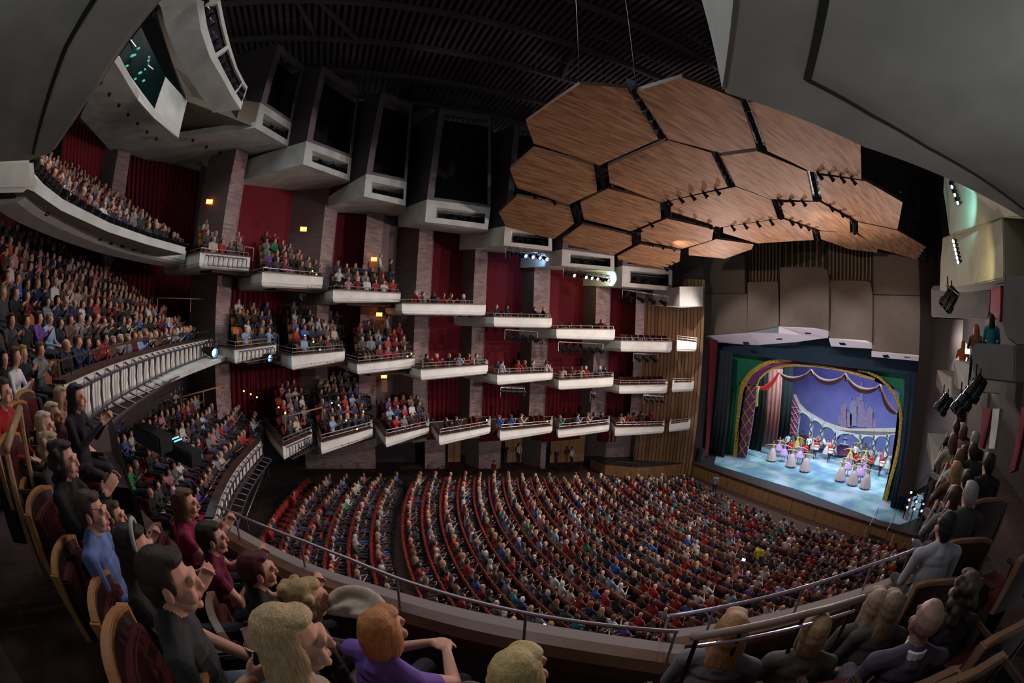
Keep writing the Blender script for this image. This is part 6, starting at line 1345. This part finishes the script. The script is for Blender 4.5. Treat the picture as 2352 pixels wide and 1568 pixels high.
# side rail of the middle tier at far left (dark sloped parapet with wood handrail)
q=[P(243,925,d=6.2),P(268,1010,d=5.4),P(300,1125,d=4.6),P(312,1150,d=4.5)]
t=empty('stair_parapet',q[0]); tag(t,'dark sloping parapet and ledge leading down to the nearest row, left','balcony parapet'); o_=q[0]; MB().strip([[p-o_,p-o_+Vector((.12,-.14,0)),p-o_+Vector((.12,-.14,-.8)),p-o_+Vector((0,0,-.8))] for p in q]).build('wall_body',mat('dark_mauve_ledge',(.10,.075,.075),.6),t)
hr=[P(46,938,d=3.7),P(14,1030,d=3.0)]; railing('handrail',hr,0,'short thick brown wooden handrail at the far left edge',mat('tan_handrail',(.26,.15,.08),.4,.2,10),.035,[hr[0]+Vector((0,0,-.03)),hr[1]+Vector((0,0,-.03))],.8)
# ---- neighbours
BALD=[]
FGN=0
def fg(px_,py_2,r,topc,hair,style,label,arms='clap',ang=.42,female=False,bare=False,legc=None,headyaw=0,headpitch=0,sleeve=True,seat=True,detail=True,vox=.0075,s=1.,wide=1.,lean=0,kind='C',seatlab=None,skin=None,legs=True):
    hd=P(px_,py_2,r=r); B=seated(arms,female,detail,style,headyaw,headpitch,lean,sleeve,wide=wide,bare_arm=bare,legs=legs); hc=Vector((0,.035+lean,1.172))*s; Rm=Matrix.Rotation(ang-math.pi/2,3,'Z'); o_=hd-Rm@hc
    me,_=B.mesh(vox,regs=(SKIN,TOP,LEG,SHOE,EYE,LIP),smooth=2); 
    tm=colmat('top_'+label[:18].replace(' ','_'),topc,.85,False); lm=colmat('trousers_'+label[:18].replace(' ','_'),legc,.9,False) if legc else legm
    for m in (colmat('shaded_skin',skin,.5,False) if skin else skinm,tm,lm,shoem,eyem,lipm,hairm,extram): me.materials.append(m)
    o=bpy.data.objects.new('person',me); col.objects.link(o); o.location=o_; o.rotation_euler=(0,0,ang-math.pi/2); o.scale=(s,s,s); tag(o,label,'person')
    if style!='bald':
        hm,_=B.mesh(.008,regs=(HAIR,),smooth=3,name='hair')
        for m in PM: hm.materials.append(m)
        c=bpy.data.objects.new('hair',hm); c.parent=o; c.color=(*hair,1); col.objects.link(c)
    if seat: put_seat(o_.x,o_.y,o_.z,ang,kind,(seatlab or 'wooden-backed seat of the '+' '.join(label.split()[:12])),'seats of the nearest rows')
    return o
boy=fg(390,1338,1.6,(.035,.034,.036),(.035,.02,.012),'short','boy with short dark hair in charcoal T-shirt holding a clear plastic cup','cup',.30,bare=True,legc=(.10,.13,.17))
fg(672,1475,1.35,(.30,.22,.14),(.52,.36,.19),'long','woman with long straight blond hair looking right, closest to the camera','lap',.45,True,headyaw=-.3)
fg(880,1452,1.95,(.17,.09,.38),(.50,.20,.07),'bob','woman with orange bobbed hair in purple blouse, hands clasped','rail',.75,True,bare=True,kind='D')
fg(708,1380,2.3,(.06,.04,.035),(.42,.28,.13),'curly','woman with wavy blond hair behind the closest blond one','lap',.5,True,kind='D')
fg(592,1312,2.65,(.02,.017,.022),(.075,.012,.015),'short','woman with short dark red hair in black, raising clasped hands','clap',.38,True,bare=True,kind='D')
fg(487,1238,3.2,(.13,.012,.035),(.022,.014,.012),'short','person with short black hair in maroon top clapping in the front row','clap',.35,bare=True,kind='D')
w=fg(425,1158,3.6,(.22,.015,.06),(.11,.05,.03),'long','woman with long brown hair and pink bow in magenta top clapping','clap',.3,True,bare=True,kind='D')
m_=fg(212,1178,2.75,(.10,.15,.33),(.06,.035,.025),'short','man with glasses in patterned blue shirt','lap',.3)
fg(262,1185,3.3,(.20,.11,.07),(.09,.05,.03),'short','fair-skinned child in tan top beyond the man in blue','clap',.3,detail=True,s=.85)
hb_=fg(312,1262,2.35,(.02,.016,.016),(.028,.015,.012),'long','woman with long dark hair and grey headband clapping','clap',.3,True,bare=True)
fg(148,1058,3.15,(.014,.012,.014),(.02,.013,.013),'curly','woman with curly black hair in black top clapping','wide',.3,True,legs='tuck')
fg(118,1030,3.9,(.03,.03,.03),(.40,.28,.15),'curly','woman with short curly blond hair left of the curly black-haired one','lap',.3,True)
fg(104,980,4.3,(.035,.03,.03),(.50,.40,.28),'long','woman with long pale blond hair in dark top, third in the left row','lap',.3,True)
fg(122,955,4.7,(.10,.10,.10),(.45,.34,.22),'long','woman with ash blond hair and striped top in the left row','lap',.3,True,vox=.011)
fg(143,918,5.0,(.2,.12,.09),(.40,.27,.15),'long','woman with wavy honey blond hair, topmost of the left row','lap',.3,True,vox=.011)
fg(176,915,4.4,(.016,.014,.018),(.014,.010,.012),'long','woman with straight black hair and black jacket clapping before the curved tier front','clap',.2,True,legs='tuck',vox=.011)
fg(8,905,4.2,(.25,.012,.012),(.06,.035,.025),'short','man in red top at the far left edge','lap',.3,vox=.011)
st=stander('c',*P(38,905,d=6.4),.3,'white','brown','man in pale shirt standing and clapping at far left',1.0); st.location.z=P(38,815,d=6.4).z-1.63
fg(1192,1552,1.55,(.1,.08,.07),(.52,.38,.16),'bob','blond head at the bottom edge of the view, centre','lap',.6,True,seat=False)
fg(1678,1452,2.3,(.16,.16,.18),(.40,.20,.09),'long','woman with long copper hair seen through the wooden handrail','lap',.62,True,kind='D')
fg(1868,1452,2.5,(.12,.10,.09),(.40,.26,.15),'bob','person with fair hair just below the lit rail at right','lap',.62,True,kind='D',vox=.011)
fg(2008,1392,3.1,(.07,.06,.06),(.30,.20,.13),'long','woman with long fair hair, left of a pair behind the rail','lap',.62,True,kind='D',vox=.011)
fg(2042,1398,3.05,(.07,.06,.06),(.22,.14,.09),'long','woman with long light brown hair, right of a pair behind the rail','lap',.62,True,kind='D',vox=.011)
BM=fg(2125,1432,2.2,(.06,.05,.08),(.3,.3,.3),'bald','bald man with grey trousers and white collar seated at right','lap',.55,skin=(.22,.13,.10),legc=(.09,.085,.10),kind='D')  # skin darkened: the shade of his silhouette is put into its colour
fg(2212,1362,2.7,(.03,.025,.025),(.05,.032,.024),'curly','person with long dark curly hair right of the bald man','lap',.6,True,kind='D')
fg(2170,1212,3.6,(.34,.34,.38),(.012,.01,.01),'short','person in white shirt with black hair leaning at the stair rail, right','lap',.6,kind='D',vox=.011)
RR=[(2228,1142,4.2,'charcoal','grey','wearing a dark grey jacket, nearest of the right-hand row'),(2192,1148,4.6,'grey','dark brown','with raised hands beside the dark grey jacket'),(2272,1070,5.2,'black','black','standing tall in black near the right wall'),
(2222,1108,5.2,'charcoal','black','in dark clothes above the grey jacket'),(2196,1085,5.8,'brown','blond','with fair hair in the right-hand row'),(2205,1055,6.4,'white','brown','in a pale top in the right-hand row'),(2215,1045,7.,'red','dark brown','in a red top in the right-hand row'),(2235,1040,6.6,'charcoal','dark brown','in charcoal right of the red top'),
(2190,1015,7.6,'cream','brown','in cream near the lowest near box'),(2240,1012,7.4,'black','grey','in black with grey hair near the white strip'),(2213,995,8.2,'pink','brown','in pink among the far right-hand row'),(2197,985,8.8,'charcoal','dark brown','in charcoal near the top of the right-hand row'),(2210,987,9.,'black','white','white-haired in black at the top of the right-hand row')]
for j,(x,y,r,tn,hn,lab) in enumerate(RR):
    hd=P(x,y,r=r); put_person([1,2,0,1,2,4,1,0,2,0,4,1,0][j],hd.x,hd.y,hd.z-1.172,.55,tn,hn,'person '+lab,'audience of the near side boxes'); put_seat(hd.x,hd.y,hd.z-1.172,.55,'D','red seat of the person '+lab,'seats of the near side boxes')
for x,y,r,tn,hn,lab,ti in ((2278,735,10.7,'teal','black','dark-haired person in teal top leaning out of the grey near box',3),(2243,758,11.4,'brown','auburn','person bending over the rail of the grey near box',2),(2212,792,15.2,'orange','blond','person in gold and orange in the pale near box with a phone',4)):
    hd=P(x,y,r=r); put_person(ti,hd.x,hd.y,hd.z-1.172,.1,tn,hn,lab,'people in the near wall boxes')
# cup, glasses, bow, headband, jacket
cl=bpy.data.materials.new('clear_plastic'); cl.use_nodes=True; b_=cl.node_tree.nodes['Principled BSDF']; b_.inputs['Transmission Weight'].default_value=1; b_.inputs['Roughness'].default_value=.05; b_.inputs['IOR'].default_value=1.15
cp=P(572,1495,r=1.42); Rb=Matrix.Rotation(.30-math.pi/2,3,'Z'); cpl=boy.location+Rb@Vector((.05,.275,.80)); 0 and print('BOY',[tuple(round(float(q)) for q in proj(np.array(boy.location+Rb@Vector(w_)))[:2]) for w_ in ((.14,.33,.72),(-.08,.33,.72),(-.03,.40,.735),(0,.035,1.17))],(Rb.inverted()@(cp-boy.location)))
o=MB().lathe([(0,0),(.030,0),(.040,.105),(.042,.107),(.0385,.105),(.029,.004),(0,.004)],(0,0,0),24).build('plastic_cup',cl,smooth=True); o.location=cpl; tag(o,'clear plastic cup held by the boy in charcoal','cup')
gb=MB(); fm=blackm
for q in(-1,1):
    gb.tube([(q*.031+.024*math.cos(a),.122,1.217+.017*math.sin(a)) for a in np.linspace(0,6.283,13)],.0018,4); gb.tube([(q*.055,.120,1.222),(q*.078,.03,1.222)],.0018,4)
gb.tube([(-.008,.122,1.222),(.008,.122,1.222)],.0018,4); g=gb.build('glasses',fm,m_)
MB().strip([[Vector(((.062+k)*math.cos(a),(.060+k)*math.sin(a)+.0,z_)) for k,z_ in ((0,1.035),(.012,1.03),(.010,1.075),(0,1.08))] for a in np.linspace(0,6.283,17)]).build('shirt_collar',mat('white_cotton',(.6,.6,.62),.8),BM)
bw=mat('pink_ribbon',(.7,.35,.45),.6); mb=MB(); 
for q in(-1,1): mb.lathe([(0,0),(.012,.01),(.022,.04),(0,.045)],(0.05,-.04,1.30),8,R=Matrix.Rotation(q*1.3,3,'Y'))
mb.build('hair_bow',bw,w)
MB().tube([(.082*math.cos(a),.035-.0+.02+.0*a,1.205+.10*math.sin(a)+.03) for a in np.linspace(-.3,3.45,14)],.012,6).build('headband',mat('grey_band',(.3,.3,.31),.8),hb_,smooth=True)
B=Body(); jc=P(820,1400,r=2.25); rr=random.Random(5)
for i in range(9): a=i/8*2.6; B.cap((-.13*math.cos(a),.07*math.sin(a),.05*math.sin(a)+.02),(-.09*math.cos(a+.4),.02+.06*math.sin(a+.5),.07*math.sin(a)),.034,.03,TOP)
B.ell((0,.02,0),(.11,.08,.05),TOP)
for i in range(4): B.cap((-.13+.03*i,-.05,.02*i-.02),(.14,-.06+.035*i,.04-.02*i),.022,.02,TOP)
me,_=B.mesh(.010,smooth=3,name='folded_jacket'); me.materials.clear(); jm=mat('beige_jacket_cloth',(.42,.35,.28),.9,.1,14,.4); me.materials.append(jm); me.polygons.foreach_set('material_index',[0]*len(me.polygons)); o=bpy.data.objects.new('folded_jacket',me); o.location=jc; o.rotation_euler=(0,0,-.5); col.objects.link(o); tag(o,'folded beige jacket lying over a seat between two blond women','jacket')
# empty seat backs running up the left row and down to the bottom edge
for j,(x,y,r,lab) in enumerate(((102,920,5.0,'topmost'),(86,948,4.7,'second from the top'),(78,985,4.3,'third from the top'),(75,1030,3.9,'fourth from the top'))):
    hd=P(x,y,r=r); put_seat(hd.x,hd.y,hd.z-.85,.32,'C',f'orange-rimmed wooden seat back in the left row, {lab}','seats of the nearest rows')
for j,(x,y,r,lab) in enumerate(((2030,1500,2.0,'left of the bald man'),(2150,1480,2.1,'behind the bald man'),(2260,1400,2.6,'right of the curly-haired person'),(2330,1480,2.0,'pale-rimmed one at the right bottom corner'),(1780,1540,1.9,'below the wooden handrail'),(1660,1550,1.9,'far left under the wooden handrail'),(2330,1250,4,'against the right edge'))):
    hd=P(x,y,r=r); put_seat(hd.x,hd.y,hd.z-.85,.85,'D',f'dark wooden-backed seat at lower right, {lab}','seats of the nearest right rows')
# spotlights (beam projectors) on the tier fronts at left
for x,y,d,s_,lab,pw in ((347,881,13.5,2.2,'large blue-white follow spot shining in front of the curved middle-tier front',1),(496,811,18,1.8,'blue-white spot at the end of the middle-tier front',1),(623,823,19.5,1.6,'blue-white spot under the first middle-level box',1),(460,1051,13,1.5,'blue-white spot low above the lowest tier seats',1)):
    p=P(x,y,d=d); dd=Vector((.75,-.45,-.12)).normalized(); lamp(p-dd*.25*s_,dd,lab,None,s=s_,em=(.25,.7,1),es=14,m=blackm); p2=p+dd*.3
    spot('follow_spot_beam',p2,(32,14,-9),250,16,(.6,.85,1),.05,.4)
# dark projector bodies
for x,y,d,lab in ((300,868,13.2,'black follow-spot housing above the lowest tier seats'),(420,1040,12.6,'long black projector housing hung low above the lowest tier'),(350,1005,11.5,'black equipment case with blue edge strips on the tier rail')):
    p=P(x,y,d=d); o=MB().box((0,0,0),(1.3,.5,.45)).build('projector',black,bevel=.04); o.location=p; o.rotation_euler=(0,.08,-.5); tag(o,lab,'projector')
bs=mat('cyan_strip',(.02,.1,.15),.3,emit=(.1,.7,1),es=2.5)
for x,y in ((405,1005),(412,1010)): 
    a,b=P(x-12,y+4,d=12),P(x+6,y-3,d=12); tag(MB().tube([a,b],.02,5).build('light_strip',bs),'short cyan light strip on the black equipment case, '+('upper' if x==405 else 'lower'),'light strip')
# exit signs, doors on tiers
ex=mat('orange_exit_glow',(.3,.08,.02),.5,emit=(1,.25,.03),es=2.6)
def exit_sign(x,y,d,lab):
    p=P(x,y,d=d); t=empty('exit_sign',p); tag(t,lab,'exit sign'); n=-dirv(az(x,y)); a=math.atan2(n.y,n.x)+math.pi/2; MB().box((0,0,0),(.34,.07,.22),a).build('housing',ex,t)
    cu=bpy.data.curves.new('EXIT','FONT'); cu.body='EXIT'; cu.size=.14; cu.align_x='CENTER'; cu.align_y='CENTER'; cu.extrude=.004; to=bpy.data.objects.new('lettering',cu); col.objects.link(to); dg=bpy.context.evaluated_depsgraph_get(); me=bpy.data.meshes.new_from_object(to.evaluated_get(dg)); bpy.data.objects.remove(to); o=bpy.data.objects.new('lettering',me); me.materials.append(mat('exit_letter',(1,.9,.7),.5,emit=(1,.75,.4),es=4)); col.objects.link(o); o.parent=t; o.location=n*.042; o.rotation_euler=(math.pi/2,0,a+math.pi if False else math.atan2(n.y,n.x)+math.pi/2)
for a_ in ((481,463,21.3,'glowing orange EXIT sign on the brown wall of the top tier, left one'),(697,526,21.8,'glowing orange EXIT sign on the brown wall of the top tier, middle one'),(859,595,24.6,'glowing orange EXIT sign over the top-tier side door'),(871,722,24.6,'glowing orange EXIT sign over the middle-tier side door'),(882,864,24.6,'pale EXIT sign over the lowest-tier side door')): exit_sign(*a_)
for i,(x0,x1,y0,y1) in enumerate(((848,870,600,645),(862,881,730,780),(876,890,872,900))):
    v=[P(x0,y0,d=24.7),P(x1,y0,d=24.8),P(x1,y1,d=24.8),P(x0,y1,d=24.7)]; o=MB().hexa(v,[p+dirv(-18)*.06 for p in v]).build('door_%d'%(i+4),doorw); struct(o)
v=[P(468,628,d=22.9),P(492,628,d=22.9),P(492,684,d=22.9),P(468,684,d=22.9)]; tag(MB().hexa(v,[p+dirv(-42)*.05 for p in v]).build('lit_doorway',mat('yellow_lit_vestibule',(.2,.2,.02),.8,emit=(.35,.32,.03),es=.35)),'narrow doorway of the middle tier glowing dull yellow','doorway')
# ledge rails of wood on tiers, stair rails
for pts,lab in (([(362,684,20.5),(512,688,21.5)],'thin wooden rail across the back of the middle-tier rows'),([(540,562,21),(583,570,21)],'pale rail at the front of the top-tier steps'),([(415,912,17.5),(515,885,19)],'wooden stair rail above the lowest tier seats'),([(655,957,18.5),(740,935,20)],'wooden stair rail above the lower right block of the lowest tier')):
    v=[P(x,y,d=d) for x,y,d in pts]; railing('stair_rail',v,0,lab,mat('honey_rail',(.30,.17,.08),.4),.03,[v[0],v[0].lerp(v[1],.5),v[1]],.6)
# yellow aisle lights
yl=mat('aisle_light_yellow',(.5,.5,.05),.4,emit=(1,.9,.15),es=2)
STW=['left stair, lowest block','left stair, second','centre stair upper','centre stair lower','right block aisle upper','right block aisle second','right block aisle third','right block aisle last','middle-level stair end, right','middle-level stair middle','middle-level stair top','third middle box corner, right','third middle box corner, left','second top box corner, right','second top box corner, left','third top box corner','fourth lowest box rim','fifth lowest box rim','second lowest box rim','leftmost, beside the stair wall']
for j,(x,y,d) in enumerate(((576,905,20),(590,912,20),(640,935,20),(655,948,20),(762,925,21),(778,930,21),(795,965,21),(835,945,21.5),(735,803,21),(720,785,21),(700,770,21),(945,812,22.5),(936,818,22.5),(727,630,21.5),(718,622,21.5),(830,668,22.5),(1118,964,24),(1257,968,26),(820,985,21),(560,898,20))):
    tag(MB().box(tuple(P(x,y,d=d)),(.06,.06,.06)).build('aisle_light',yl),'small yellow step light, '+STW[j],'step light','yellow step lights in the tier aisles')
# phones and bright dots in the stalls
ph=mat('phone_screen',(.1,.2,.5),.2,emit=(.4,.6,1),es=6)
for x,y,z_,lab in ((1253,1437,-8.6,'glowing phone screen near the lower parapet in the stalls'),(1708,1285,-9.2,'glowing blue phone screen left of the yellow jacket'),(2222,807,None,'glowing phone in the pale near box')):
    p=P(x,y,z=z_) if z_ else P(x,y,d=12.8); o=MB().box((0,0,0),(.02,.16,.12)).build('phone',ph,bevel=.004); o.location=p; o.rotation_euler=(0,0,.3); tag(o,lab,'phone')
# empty stalls seats under the lowest tier front are part of the rows; rail beside them
a,b=P(566,1185,z=-8.3),P(615,1065,z=-8.3); railing('stair_rail',[a,b],0,'long grey handrail beside the empty red stalls seats',lilr,.03,[a,b],.8)
# yellow fire strip on the aisle floor at the wall
